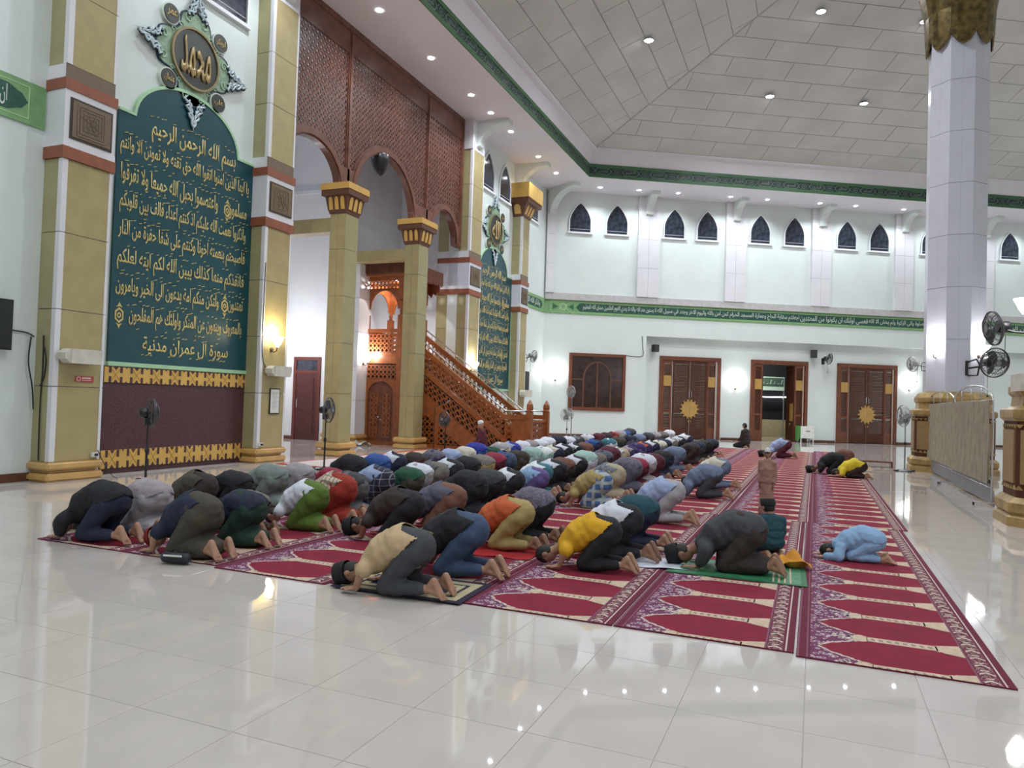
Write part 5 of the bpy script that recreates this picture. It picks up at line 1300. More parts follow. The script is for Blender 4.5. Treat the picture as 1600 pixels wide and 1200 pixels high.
PAL = dict(black=(.010, .011, .015), navy=(.013, .018, .045), white=(.62, .64, .72), ltgrey=(.34, .32, .34), mauve=(.28, .24, .26), olive=(.055, .047, .033), dkbrown=(.034, .021, .019),
 grey=(.12, .12, .13), dkgrey=(.045, .047, .055), greygreen=(.18, .21, .20), crimson=(.25, .018, .045), maroon=(.085, .011, .022), blue=(.03, .08, .28), royal=(.02, .03, .26), ltblue=(.30, .37, .56), cream=(.56, .52, .43),
 green=(.012, .07, .037), dkgreen=(.012, .035, .022), lime=(.09, .15, .02), red=(.28, .022, .010), orange=(.50, .10, .03), khaki=(.34, .26, .10), tan=(.50, .36, .21), beige=(.38, .32, .22), mint=(.34, .50, .47), teal=(.035, .15, .19),
 purple=(.11, .07, .22), dkpurple=(.032, .016, .09), yellow=(.66, .36, .015), jeans=(.04, .065, .13), bluegrey=(.13, .17, .26), dkteal=(.01, .055, .075), taupe=(.16, .145, .125), skyblue=(.24, .38, .58), brown=(.16, .07, .045), slate=(.09, .09, .13), brightyellow=(.70, .55, .03))
WORD = dict(ltgrey='light grey', dkbrown='dark brown', dkgrey='dark grey', greygreen='grey-green', royal='royal blue', ltblue='light blue', dkgreen='dark green', lime='lime green', mint='pale mint', dkpurple='deep purple', jeans='denim blue', bluegrey='blue-grey', dkteal='dark teal', skyblue='sky blue', brightyellow='bright yellow')
wd_ = lambda c: WORD.get(c, c)
def ordinal(n): return ['zeroth', 'first', 'second', 'third', 'fourth', 'fifth', 'sixth', 'seventh', 'eighth', 'ninth', 'tenth', 'eleventh', 'twelfth', 'thirteenth', 'fourteenth', 'fifteenth', 'sixteenth', 'seventeenth', 'eighteenth', 'nineteenth', 'twentieth'][n] if n <= 20 else ('twenty-' + ordinal(n - 20) if n < 30 else ('thirtieth' if n == 30 else 'thirty-' + ordinal(n - 30)))
PATT = {(2, 5): ('l', CHECKD), }
PEOPLE = [
(-6.91,5.47,1,1,'black','navy','t','l','bag',1.05),
(-6.91,6.02,1,2,'mauve','ltgrey','s','l','',1.05),
(-7.1,6.91,1,3,'olive','dkbrown','t','s','',1.0),
(-7.1,7.5,1,4,'black','black','t','l','',0.98),
(-7.1,8.19,1,5,'greygreen','greygreen','s','l','',1),
(-7.1,8.79,1,6,'ltgrey','mauve','s','l','',1),
(-6.88,9.33,1,7,'crimson','crimson','t','l','',0.85),
(-7.11,10.15,1,8,'black','black','s','l','',1.08),
(-7.1,10.9,1,9,'blue','blue','t','l','',1),
(-7.1,11.45,1,10,'white','navy','t','s','white',1),
(-7.09,12.18,1,11,'dkbrown','maroon','s','l','',0.95),
(-7.09,12.94,1,12,'slate','dkpurple','s','l','',0.95),
(-7.09,13.67,1,13,'ltblue','ltblue','s','l','',0.95),
(-7.1,14.38,1,14,'cream','cream','s','l','',1),
(-7.11,14.92,1,15,'royal','blue','t','l','',1.05),
(-7.09,15.79,1,16,'green','dkgreen','s','l','',0.9),
(-7.1,16.33,1,17,'ltgrey','cream','s','l','',1),
(-7.1,16.95,1,18,'ltblue','royal','s','s','',1.02),
(-7.09,17.69,1,19,'white','white','s','l','',0.95),
(-7.1,18.34,1,20,'mauve','taupe','t','l','',1),
(-7.1,19.03,1,21,'white','white','s','l','',1),
(-7.1,19.66,1,22,'white','ltgrey','t','l','',1),
(-7.11,20.56,1,23,'navy','black','s','l','',1.1),
(-7.1,21.54,1,24,'white','teal','t','l','',1),
(-7.1,22.46,1,25,'greygreen','dkgrey','s','s','',1),
(-7.1,23.61,1,26,'white','greygreen','s','l','',1),
(-7.1,25.02,1,27,'maroon','maroon','s','l','',1),
(-7.1,25.97,1,28,'dkbrown','dkbrown','t','l','',1),
(-7.1,26.98,1,29,'maroon','red','s','s','',1),
(-7.1,28.06,1,30,'ltgrey','ltgrey','s','l','',1),
(-7.1,28.9,1,31,'blue','navy','t','l','',1),
(-7.11,29.78,1,32,'dkgrey','black','t','l','',1.05),
(-5.59,5.43,2,1,'navy','olive','s','s','red',1.03),
(-5.59,6.05,2,2,'navy','dkgreen','s','l','',0.98),
(-5.97,6.59,2,3,'taupe','olive','t','l','',0.85),
(-5.59,7.13,2,4,'white','lime','s','s','',0.98),
(-5.6,7.67,2,5,'tan','red','s','s','',1.05),
(-5.79,8.23,2,6,'dkgrey','grey','s','l','',1.03),
(-5.79,8.88,2,7,'ltblue','slate','s','s','',1.03),
(-5.58,9.42,2,8,'green','olive','s','l','',0.95),
(-5.79,10.02,2,9,'white','ltgrey','s','l','',1),
(-5.79,10.56,2,10,'grey','taupe','t','s','',1.02),
(-5.79,11.1,2,11,'white','black','s','s','',1.02),
(-5.79,11.78,2,12,'black','black','t','l','black',1.02),
(-5.79,12.43,2,13,'taupe','khaki','t','l','',1),
(-5.79,12.97,2,14,'crimson','maroon','t','l','',1),
(-5.79,13.51,2,15,'blue','jeans','t','s','',1),
(-5.79,14.2,2,16,'dkbrown','olive','s','l','',1),
(-5.79,15.03,2,17,'mint','mint','t','l','',1),
(-5.79,15.68,2,18,'white','mint','s','l','',1.03),
(-5.79,16.48,2,19,'cream','navy','t','s','',1),
(-5.79,17.16,2,20,'white','black','s','s','white',1),
(-5.79,18.1,2,21,'white','black','s','s','',1),
(-5.78,18.95,2,22,'brown','brown','s','l','',0.95),
(-5.8,20.01,2,23,'blue','navy','t','s','',1.05),
(-5.79,21.48,2,24,'teal','white','s','l','',1),
(-5.79,22.65,2,25,'olive','dkgreen','s','l','',1),
(-5.79,24.21,2,26,'navy','slate','s','l','',1),
(-5.79,25.57,2,27,'bluegrey','slate','t','l','',1),
(-5.79,27.08,2,28,'dkgrey','olive','t','l','',1),
(-5.79,28.38,2,29,'ltgrey','grey','s','l','',1),
(-5.79,29.8,2,30,'taupe','dkgrey','s','l','',1),
(-5.79,31.37,2,31,'white','ltgrey','s','l','',1),
(-4.3,7.08,3,1,'dkbrown','black','t','s','black',1.05),
(-4.18,7.86,3,2,'slate','brown','s','s','',1.03),
(-4.39,8.97,3,3,'black','black','s','l','black',1.05),
(-4.38,9.6,3,4,'dkgrey','black','t','l','',1.03),
(-4.38,10.38,3,5,'white','black','t','s','white',1.0),
(-4.18,10.92,3,6,'skyblue','purple','s','s','',0.97),
(-4.38,11.67,3,7,'white','teal','t','s','',1),
(-4.38,12.39,3,8,'white','black','s','s','white',1.03),
(-4.38,12.93,3,9,'brown','dkbrown','t','l','',1),
(-4.38,13.7,3,10,'white','black','t','s','',1),
(-4.39,14.34,3,11,'mint','white','t','l','',1.05),
(-4.37,15.14,3,12,'taupe','grey','s','l','',0.95),
(-4.38,15.68,3,13,'slate','dkbrown','s','l','',1),
(-4.39,16.26,3,14,'maroon','maroon','s','l','',1.06),
(-4.38,17.16,3,15,'white','beige','t','s','',1),
(-4.38,18.21,3,16,'mauve','dkpurple','s','s','',1),
(-4.38,19.01,3,17,'dkpurple','purple','s','l','',1),
(-4.38,19.79,3,18,'orange','dkpurple','s','s','',1),
(-4.38,20.89,3,19,'white','navy','t','s','',1),
(-4.38,21.92,3,20,'cream','greygreen','s','l','',1),
(-4.38,22.73,3,21,'navy','black','t','l','',1),
(-4.38,23.93,3,22,'white','taupe','t','s','',1),
(-4.38,25.39,3,23,'white','black','s','s','black',1),
(-4.39,26.87,3,24,'white','navy','t','s','',1.1),
(-3.13,5.23,4,1,'tan','dkgrey','t','s','black',0.95),
(-3.04,6.01,4,2,'black','jeans','t','s','',1.04),
(-3.08,7.32,4,3,'orange','khaki','t','s','',1.0),
(-3.03,7.86,4,4,'slate','black','t','l','',1.02),
(-3.24,12.02,4,5,'greygreen','beige','s','s','',1.05),
(-3.24,13.27,4,6,'slate','slate','s','l','',1.05),
(-3.23,13.85,4,7,'crimson','maroon','s','l','',1),
(-3.24,14.52,4,8,'white','ltgrey','s','l','',1.06),
(-3.23,15.41,4,9,'maroon','maroon','s','l','',1.02),
(-3.24,16.54,4,10,'black','navy','s','l','',1.05),
(-3.24,18.19,4,11,'bluegrey','bluegrey','t','l','',1.06),
(-3.23,20.64,4,12,'dkbrown','dkbrown','t','l','',1.02),
(-3.23,21.72,4,13,'navy','dkgrey','t','l','',1.03),
(-3.23,23.34,4,14,'olive','black','t','s','white',1.02),
(-3.23,24.88,4,15,'navy','black','t','l','',1),
]

for (x, y, row, i, a, b_, k, hm, cap, sc_) in PEOPLE:
    random.seed(row * 100 + i); rz = pi + random.uniform(-.10, .10)
    lab = 'person prostrating in %s, %s row, %s from near end' % (('all ' + wd_(a)) if a == b_ else wd_(a) + ' shirt and ' + wd_(b_) + (' sarong' if k == 's' else ' trousers'), ordinal(row), ordinal(i))
    sm = lm = None
    if row == 2 and a == 'tan': sm = CHECKL; lab = lab.replace('tan shirt', 'cream checked shirt')
    if row == 2 and b_ == 'slate' and a == 'ltblue': lm = CHECKD; lab = lab.replace('slate sarong', 'plaid sarong')
    if a == 'greygreen' and row == 4: sm = BATIK; lab = lab.replace('grey-green shirt', 'batik shirt')
    if a == 'slate' and row in (1, 4) and i < 14: sm = BATIK2; lab = lab.replace('slate shirt', 'mottled shirt')
    col_ = PAL[a]; random.seed(i * 7 + row); j_ = random.uniform(.88, 1.12); col_ = tuple(min(.72, c * j_) for c in col_)
    person('prostrate', T(x, y, .012, rz) @ Matrix.Diagonal((sc_ * random.uniform(.97, 1.03), sc_ * random.uniform(.95, 1.08), sc_ * random.uniform(.95, 1.03), 1)), col_, PAL[b_], k, hm, cap, lab, sm, lm)
SP = [(-1.98, 6.85, 'prostrate', 'yellow', 'black', 't', 's', '', .92, 'person prostrating in yellow shirt and black trousers near the white cloth'),
 (-1.94, 7.5, 'prostrate', 'white', 'black', 't', 's', '', 1.0, 'person prostrating in white shirt beside the one in yellow'),
 (-1.9, 8.15, 'prostrate', 'dkteal', 'navy', 't', 'l', '', 1.0, 'person prostrating in dark teal jacket behind the white and yellow shirts'),
 (-1.95, 10.1, 'prostrate', 'ltblue', 'ltgrey', 't', 's', '', 1.05, 'person prostrating in pale striped shirt and light grey trousers'),
 (-3.15, 10.9, 'prostrate', 'khaki', 'skyblue', 's', 's', '', .98, 'person prostrating in khaki shirt over blue checked sarong'),
 (-1.80, 13.25, 'prostrate', 'bluegrey', 'dkgrey', 't', 'l', '', 1.02, 'person prostrating in faded blue shirt and dark trousers'),
 (-1.85, 15.0, 'prostrate', 'cream', 'bluegrey', 't', 's', '', 1.05, 'person prostrating in cream shirt and blue-grey trousers'),
 (-.74, 7.50, 'prostrate', 'dkgrey', 'dkbrown', 's', 'l', 'black', 1.0, 'person prostrating on the green mat in dark grey shirt and black cap'),
 (.43, 8.75, 'crouch', 'skyblue', 'skyblue', 't', 'l', '', .76, 'child in sky blue crouched on the right carpet'),
 (.40, 20.4, 'prostrate', 'black', 'black', 't', 'l', 'black', .95, 'person prostrating in black with cap beside the bright yellow child'),
 (.84, 19.7, 'crouch', 'brightyellow', 'dkbrown', 't', 's', '', .95, 'child crouched in bright yellow shirt on the far right carpet'),
 (.70, 22.3, 'prostrate', 'brown', 'brown', 's', 'l', '', .95, 'person prostrating in brown beyond the bright yellow child'),
 (-1.05, 26.0, 'prostrate', 'ltblue', 'maroon', 't', 's', 'black', 1.1, 'person prostrating in light blue shirt and maroon trousers before the far wall')]
for (x, y, key, a, b_, k, hm, cap, sc_, lab) in SP:
    lm = CHECKB if 'checked' in lab else None
    person(key, T(x, y, .018 if 'green mat' in lab else .012, pi + random.uniform(-.08, .08)) @ Matrix.Scale(sc_, 4), PAL[a], PAL[b_], k, hm, cap, lab, None, lm)

# --- upright figures
JK = dict(hip=(0, 0, .26), chest=(.03, 0, .50), shoulder=(.02, 0, .66), neck=(.03, 0, .745), head=(.06, 0, .87), arch=(-.01, 0, 0), ha=radians(-12), sh=(.02, .16, .64), elbow=(.06, .20, .40), wrist=(.26, .14, .28), hand=(1, 0, -.1),
          hipj=(.02, .09, .20), knee=(.40, .13, .10), ankle=(-.02, .10, .06), heel=(-.09, .10, .10), ball=(-.13, .09, .035), toe=(-.17, .09, .02))
JS = dict(hip=(0, 0, .92), chest=(.01, 0, 1.18), shoulder=(0, 0, 1.36), neck=(.0, 0, 1.45), head=(.02, 0, 1.59), arch=(0, 0, 0), ha=radians(-4), sh=(0, .17, 1.36), elbow=(-.02, .20, 1.08), wrist=(.05, .20, .86), hand=(.15, 0, -1),
          hipj=(0, .09, .86), knee=(.02, .10, .48), ankle=(0, .10, .09), heel=(-.04, .10, .04), ball=(.10, .11, .03), toe=(.16, .11, .02))
DK, RK = proto('kneel', JK, .012); 
def eyes(R, par):
    mb = MB()
    for s_ in (-1, 1):
        p = R['hd'] + R['f'] * .080 + R['up'] * .012 + Vector((0, s_ * .032, 0)); mb.sphere(tuple(p), .013, 8)
    ob('eyes', mb, [mat('eye_dark', (.015, .01, .008), .3)], parent=par)
    mb = MB()
    for s_ in (-1, 1):
        p = R['hd'] + R['f'] * .088 + R['up'] * .034 + Vector((0, s_ * .032, 0)); mb.bar(tuple(p - Vector((0, .018, 0))), tuple(p + Vector((0, .018, 0))), .006, .006)
    ob('eyebrows', mb, [HAIR], parent=par)
p = person('kneel', T(-9.15, 19.9, 0, radians(215)) @ Matrix.Scale(1.0, 4), PAL['maroon'], PAL['dkgrey'], 't', 'l', 'white', 'person kneeling upright in maroon shirt and pale cap before the pulpit', group='people sitting or standing'); eyes(RK, p)
p = person('kneel', T(-2.55, 31.0, 0, radians(150)) @ Matrix.Scale(1.05, 4), PAL['dkbrown'], PAL['black'], 't', 'l', '', 'person sitting back on heels in dark brown near the wall between the doors', group='people sitting or standing'); eyes(RK, p)
p = person('kneel', T(-.42, 8.5, .012, radians(128)) @ Matrix.Diagonal((.84, .84, .60, 1)), PAL['dkteal'], PAL['dkteal'], 't', 'l', 'black', 'boy kneeling in dark teal with tall black cap behind the grey worshipper', group='people sitting or standing'); eyes(RK, p)
# standing boy in a long robe
RS = body_parts(JS); allp = sum((RS[k] for k in ('torso', 'neck', 'head', 'uparm', 'forearm', 'hand', 'thigh', 'shank', 'foot')), [])
sb_ = remesh(allp, .0125, 3, name='body_stand', fac=.35); sb_.materials.append(SKIN)
MS = T(-.62, 11.3, .012, radians(-100)) @ Matrix.Scale(.60, 4)
MS = MS @ Matrix.Diagonal((.95, .86, 1.0, 1))
boy = ob('person', sb_, M=MS, label='small boy standing in a long tan robe and white cap on the carpet', cat='person', group='people sitting or standing'); boy.color = (.30, .16, .10, 1)
rb = [s_ for s_ in RS['torso']] + RS['uparm'] + [s_ for s_ in RS['forearm'] if s_[0][2] > .89]
for i in range(14):
    z = .92 - i * .058; rb.append(((.01, 0, z), (.12 + i * .002, .15 + i * .004, .09), 0))
rm = remesh(rb, .016, 5, .03, .016, 4, 'robe'); rm.materials.append(CLOTH); ro_ = ob('robe', rm, parent=boy); ro_.color = (.30, .17, .13, 1)
ob('knit_cap', make_cap(RS, 'kopiah'), parent=boy); hs = head_shell(RS, .006, hair_keep, 'hair_stand'); hs.materials.append(HAIR); ob('hair', hs, parent=boy); eyes(RS, boy)

# ================================================================== LAMPS
dm = MB().lathe([(.001, 0), (.085, 0)], 16, caps=False).mesh('lit_disc', [GLOWW]); dr = MB().lathe([(.09, .0), (.115, -.012), (.12, 0)], 16, caps=False).mesh('lamp_ring', [WHITEP])
for i, p_ in enumerate(downs):
    lab = ('recessed round ceiling lamp in the soffit over the mihrab wall, %s from the left' % ordinal(i + 1)) if i < len(DOWN_Q) else ('recessed round ceiling lamp in the soffit over the back wall, %s from the left' % ordinal(i + 1 - len(DOWN_Q)))
    t = empty('ceiling_lamp', Matrix.Translation(p_ - Vector((0, 0, .012))), label=lab, cat='lamp', group='recessed soffit lamps')
    ob('lit_disc', dm, parent=t); ob('lamp_ring', dr, parent=t)
for i, (x, y) in enumerate(ROOF_SPOTS[:5]):
    z = roof_z(x, y); t = empty('roof_lamp', Matrix.Translation((x, y, z - .06)), label='round floodlight on the grey pitched roof, ' + ['above the pulpit side hip', 'lower left one on the back slope', 'lower right one on the back slope', 'upper one on the back slope', 'beside the gilded capital', 'out of frame near', 'out of frame middle', 'out of frame far'][i], cat='lamp', group='roof floodlights')
    ob('housing', MB().lathe([(.10, .12), (.14, .0), (.17, -.03)], 12, caps=False), [STEEL], parent=t); ob('lit_disc', MB().lathe([(.001, -.02), (.15, -.02)], 12, caps=False), [GLOWR], parent=t)
def sconce(M, label, warm=False, power=22, sc=1.0):
    t = empty('wall_sconce', M, label=label, cat='lamp', group='wall sconces with glass cups')
    ob('glass_cup', MB().lathe([(.03 * sc, -.10 * sc), (.075 * sc, -.03 * sc), (.115 * sc, .06 * sc), (.15 * sc, .13 * sc)], 14, c=(0, -.16, 0), caps=False), [GLOWY if warm else GLOWS], parent=t, smooth=True)
    ob('stem', MB().tube([(0, 0, -.16), (0, -.07, -.22), (0, -.14, -.19), (0, -.16, -.10)], .014, 8).lathe([(.06, 0), (.05, -.02), (.02, -.03)], 10, c=(0, 0, -.16), ax='y'), [mat('dark_bronze', (.10, .08, .06), .4, .6)], parent=t)
    p_ = (M @ Vector((0, -.20, .20))); light('sconce_light', 'POINT', p_, power, (1, .86, .55) if warm else (.97, .97, 1), .08)
    return t
Q_ = lambda y, d, z: fm(0, q(y), d, z)
sconce(Matrix.Translation((-11.74, 13.62, 2.78)) @ Matrix.Rotation(pi / 2, 4, 'Z'), 'warm glowing glass sconce on the olive column by the paper notice', True, 34)
sconce(Matrix.Translation((-11.74, 24.35, 2.85)) @ Matrix.Rotation(pi / 2, 4, 'Z'), 'glowing sconce on the olive column behind the stair handrail', False, 22)
sconce(Matrix.Translation((-13.99, 20.72, 2.85)) @ Matrix.Rotation(pi / 2, 4, 'Z'), 'glowing sconce on the rear tiled column beside the pulpit', False, 40)
sconce(fm(1, .66, 0, 2.85), 'glowing sconce on the back wall nearest the hall corner', False, 22)
a_, b_ = rc(9.80, 2.75); sconce(fm(1, a_, RD, b_), 'glowing sconce on the back wall between the first two doors', False, 26)
a_, b_ = rc(19.25, 3.0); sconce(fm(1, a_, RD, b_), 'glowing sconce on the back wall right of the third door', False, 26)
sconce(Matrix.Translation((3.15, 23.6, 3.42)) @ Matrix.Rotation(-pi / 4, 4, 'Z'), 'glowing sconce on the left face of the great white column', False, 22)
sconce(Matrix.Translation((4.15, 23.6, 3.42)) @ Matrix.Rotation(pi / 4, 4, 'Z'), 'glowing sconce behind the fans right of the great white column', False, 30)
sconce(Matrix.Translation((3.07, 13.2, 3.28)) @ Matrix.Rotation(-pi / 2, 4, 'Z'), 'glowing sconce high on the right edge column', False, 22)
light('bay_light', 'POINT', (-16.9, 19.3, 3.5), 150, (.97, .96, 1.0), .25)
light('bay_light', 'POINT', (-13.9, 23.9, 2.6), 60, (.97, .96, 1.0), .15)
light('bay_upper_light', 'POINT', (-14.5, 17.5, 10.0), 42, (.76, .80, 1.0), .3)
ob('beam_underside_glow', MB().tube([(-17.9, 16.72, 5.98), (-14.6, 16.72, 5.98)], .022, 8), [emis('underside_glow', (1, 1, 1), 3)], label='thin glowing strip added for the lit underside of the nearer beam', cat='lamp')  # glowing strip added to imitate the beam's lit underside, not a lamp

# ================================================================== FANS
def fan_head(t, R_=.24, M=Matrix.Identity(4), pale=False, blades=3):
    cg = CAGEL if pale else CAGE
    ob('motor', MB().lathe([(.03, .16), (.075, .15), (.085, .05), (.07, .03), (.03, .0)], 14, ax='y'), [GREYP if pale else BLACK], parent=t, M=M, smooth=True)
    mb = MB(); ring = lambda r, y: [(r * cos(2 * pi * k / 28), y, r * sin(2 * pi * k / 28)) for k in range(28)]
    for r, y in ((R_, -.055), (R_, -.035), (R_ * .75, -.10), (R_ * .45, -.125), (R_ * .2, -.13), (R_ * .75, .01), (R_ * .4, .03)): mb.tube(ring(r, y), .006 if r < R_ else .009, 5, closed=True)
    for k in range(28):
        a = 2 * pi * k / 28; c, s_ = cos(a), sin(a)
        mb.tube([(R_ * .12 * c, -.13, R_ * .12 * s_), (R_ * .6 * c, -.115, R_ * .6 * s_), (R_ * c, -.05, R_ * s_), (R_ * .6 * c, .025, R_ * .6 * s_), (R_ * .2 * c, .035, R_ * .2 * s_)], .0028, 3)
    ob('cage', mb, [cg], parent=t, M=M)
    ob('hub_badge', MB().lathe([(.001, -.142), (.04, -.14), (.045, -.128)], 12, ax='y', caps=False), [GREYP], parent=t, M=M)
    for i in range(blades):
        bm_ = MB(); a0 = 2 * pi * i / blades; n = 6
        for j in range(n + 1):
            r = R_ * (.15 + .75 * j / n); w_ = R_ * (.16 + .34 * sin(pi * (j + .6) / (n + 1.4)))
            for sg in (-1, 1):
                aa = a0 + sg * w_ / r * .5; bm_.v.append((r * cos(aa), -.06 + sg * .02, r * sin(aa)))
        for j in range(n): bm_.f.append((2 * j, 2 * j + 1, 2 * j + 3, 2 * j + 2)); bm_.m.append(0)
        ob('blade', bm_, [mat('smoky_blade', (.06, .06, .065), .3) if not pale else mat('pale_blade', (.30, .31, .32), .3)], parent=t, M=M)
def stand_fan(x, y, h, rz, label, R_=.24, pale=False, tilt=0, cross=False):
    t = empty('standing_fan', T(x, y, 0, rz), label=label, cat='fan', group='standing fans')
    ob('base', MB().lathe([(.20, 0), (.21, .012), (.18, .03), (.05, .05), (.03, .07)], 20), [BLACK if not pale else GREYP], parent=t, smooth=True)
    if cross: ob('foot_bar', MB().box(-.30, .30, -.03, .03, .0, .035).box(-.03, .03, -.30, .30, 0, .035), [BLACK], parent=t)
    ob('pole', MB().tube([(0, 0, .05), (0, 0, h - .10)], .014, 8).tube([(0, 0, .05), (0, 0, h * .5)], .02, 8), [BLACK if not pale else GREYP], parent=t)
    ob('height_clamp', MB().lathe([(.03, h * .5 - .03), (.034, h * .5), (.026, h * .5 + .04)], 10), [BLACK], parent=t)
    ob('control_box', MB().box(-.055, .055, -.03, .06, h - .20, h - .08), [BLACK if not pale else GREYP], parent=t)
    fan_head(t, R_, Matrix.Translation((0, -.02, h)) @ Matrix.Rotation(tilt, 4, 'X'), pale)
    return t
stand_fan(-10.0, 8.75, 1.22, radians(150), 'black standing fan before the plum mosaic, seen from behind', .22, cross=True)
stand_fan(-9.75, 13.1, 1.28, radians(104), 'black standing fan with pale blades before the nearer pillar', .27, cross=True)
stand_fan(-10.45, 20.0, .98, radians(-20), 'dark standing fan in front of the pulpit flank', .24)
stand_fan(-8.9, 27.2, 1.15, radians(10), 'grey standing fan by the corner sconce, lower one', .26, True)
stand_fan(-8.95, 27.9, 2.05, radians(-30), 'grey standing fan, the taller behind the stair newel', .24, True)
stand_fan(2.35, 23.2, 1.55, radians(-62), 'standing fan on black cross foot beside the curtain screens', .30, True, cross=True)
def wall_fan(M, label, yaw=0, pale=False, loop=True, R_=.22, tilt=.15, sc=1.0):
    t = empty('wall_fan', M @ Matrix.Scale(sc, 4), label=label, cat='fan', group='wall fans')
    ob('wall_plate', MB().box(-.05, .05, -.03, 0, -.12, .12), [BLACK], parent=t)
    if loop: ob('loop_bracket', MB().tube([(-.02, -.03, .10), (-.02, -.16, .14), (.0, -.20, .05), (-.02, -.18, -.12), (-.02, -.03, -.12)], .014, 6), [BLACK], parent=t)
    ob('arm', MB().tube([(0, -.03, 0), (0, -.20, .02), (0, -.32, .06)], .016, 6), [BLACK], parent=t)
    ob('pull_cord', MB().tube([(.03, -.3, -.02), (.03, -.31, -.42)], .004, 4).sphere((.03, -.31, -.45), .018, 6), [BLACK], parent=t)
    fan_head(t, R_, Matrix.Translation((0, -.40, .08)) @ Matrix.Rotation(yaw, 4, 'Z') @ Matrix.Rotation(tilt, 4, 'X'), pale)
    return t
wall_fan(Q_(30.55, 0, 3.55), 'wall fan on the mihrab wall near the hall corner', radians(50), True, sc=1.25)
a_, b_ = rc(14.45, 4.15); wall_fan(fm(1, a_, RD, b_), 'wall fan on the back wall between the open door and third door', radians(35), sc=1.3)
wall_fan(Matrix.Translation((2.98, 23.85, 2.97)) @ Matrix.Rotation(-pi / 2, 4, 'Z'), 'wall fan on the far left face of the great white column', radians(35), sc=.95, pale=True)
wall_fan(Matrix.Translation((3.05, 13.35, 2.90)) @ Matrix.Rotation(radians(-100), 4, 'Z'), 'large dark wall fan beside the high sconce at the right edge', radians(25), sc=1.15, R_=.23, loop=False)
wall_fan(Matrix.Translation((3.85, 23.43, 2.92)) @ Matrix.Rotation(radians(50), 4, 'Z'), 'dark wall fan on a loop bracket on the front of the great white column', radians(-25), sc=1.7, R_=.23)

# ================================================================== SPEAKERS, NOTICES, SCREENS, CABLES
def speaker(M, label, w_=.3, h_=.5, d_=.26, m=BLACK):
    t = ob('loudspeaker', MB().box(-w_ / 2, w_ / 2, -d_, 0, -h_ / 2, h_ / 2), [m], M=M, label=label, cat='loudspeaker')
    ob('grille', MB().box(-w_ / 2 + .02, w_ / 2 - .02, -d_ - .012, -d_, -h_ / 2 + .02, h_ / 2 - .02), [mat('speaker_grille', (.03, .03, .033), .7, bump=.6, bscale=200)], parent=t)
    ob('mount', MB().tube([(0, 0, 0), (0, .12, 0)], .025, 6), [BLACK], parent=t)
    return t
a_, b_ = rc(5.50, 4.42); speaker(fm(1, a_, RD + .14, b_, .3), 'small black loudspeaker above the wall left of the first door', .28, .36)
a_, b_ = rc(13.85, 4.48); speaker(fm(1, a_, RD + .14, b_, -.3), 'small black loudspeaker above the wall right of the open door', .28, .4)
speaker(Q_(30.2, .14, 2.52), 'grey column loudspeaker low on the mihrab wall near the corner', .42, .85, .28, mat('speaker_grey', (.14, .15, .15), .5))
def horn(M, label, sc=1.0):
    t = empty('horn_loudspeaker', M @ Matrix.Scale(sc, 4), label=label, cat='loudspeaker', group='cream horn loudspeakers on the columns')
    ob('horn', MB().prism([(-.30, -.12), (.22, -.12), (.26, -.02), (.26, .12), (-.30, .12)], -.26, -.02), [CREAMP], parent=t)
    ob('flare', MB().prism([(-.30, -.12), (-.36, -.06), (-.40, -.05), (-.40, .05), (-.36, .08), (-.30, .12)], -.24, -.04), [CREAMP], parent=t)
    ob('bracket', MB().box(-.05, .05, -.02, 0, -.1, .1), [GREYP], parent=t)
    return t
horn(Matrix.Translation((-11.74, 8.78, 2.12)) @ Matrix.Rotation(pi / 2, 4, 'Z'), 'cream box loudspeaker on the first olive column', 1.02)
horn(Matrix.Translation((-11.74, 13.78, 2.12)) @ Matrix.Rotation(pi / 2, 4, 'Z'), 'cream loudspeaker under the warm sconce', 1.0)
horn(Matrix.Translation((-11.74, 29.55, 1.95)) @ Matrix.Rotation(pi / 2, 4, 'Z'), 'cream loudspeaker on the ochre capital column', 1.25)
t = ob('warning_sign', MB().box(-.17, .17, -.012, 0, -.05, .05), [mat('sign_red', (.50, .07, .07), .5)], M=Matrix.Translation((-11.745, 8.92, 1.74)) @ Matrix.Rotation(pi / 2, 4, 'Z'), label='small red and white notice under the first cream loudspeaker', cat='sign')
ob('pictogram', MB().strip([(.04 * cos(a * pi / 4) - .115, .04 * sin(a * pi / 4)) for a in range(9)], [(.03 * cos(a * pi / 4) - .115, .03 * sin(a * pi / 4)) for a in range(9)], -.016, -.012), [WHITEP], parent=t)
ob('text_rule', MB().box(-.05, .11, -.015, -.012, .008, .028), [WHITEP], parent=t); ob('text_rule', MB().box(-.05, .13, -.015, -.012, -.022, -.014), [WHITEP], parent=t)
t = ob('framed_notice', MB().box(-.17, .17, -.02, 0, -.30, .30), [BLACK], M=Matrix.Translation((-11.745, 13.78, 1.42)) @ Matrix.Rotation(pi / 2, 4, 'Z'), label='framed white paper notice on the second olive column', cat='notice')
ob('paper', MB().box(-.145, .145, -.024, -.02, -.275, .275), [WHITEP], parent=t)
mb = MB(); [mb.box(-.10, .10 - .03 * (i % 3), -.026, -.024, .20 - i * .035, .207 - i * .035) for i in range(12)]; ob('print_rows', mb, [GREYP], parent=t)
t = empty('television', Q_(7.15, .10, 2.57), label='black flat television cut by the left edge of the picture', cat='television')
ob('case', MB().box(-.70, .70, -.05, .0, -.41, .41), [BLACK], parent=t); ob('screen', MB().box(-.67, .67, -.056, -.05, -.38, .38), [mat('tv_glass', (.008, .008, .01), .1)], parent=t); ob('wall_mount', MB().box(-.2, .2, 0, .1, -.2, .2), [BLACK], parent=t)
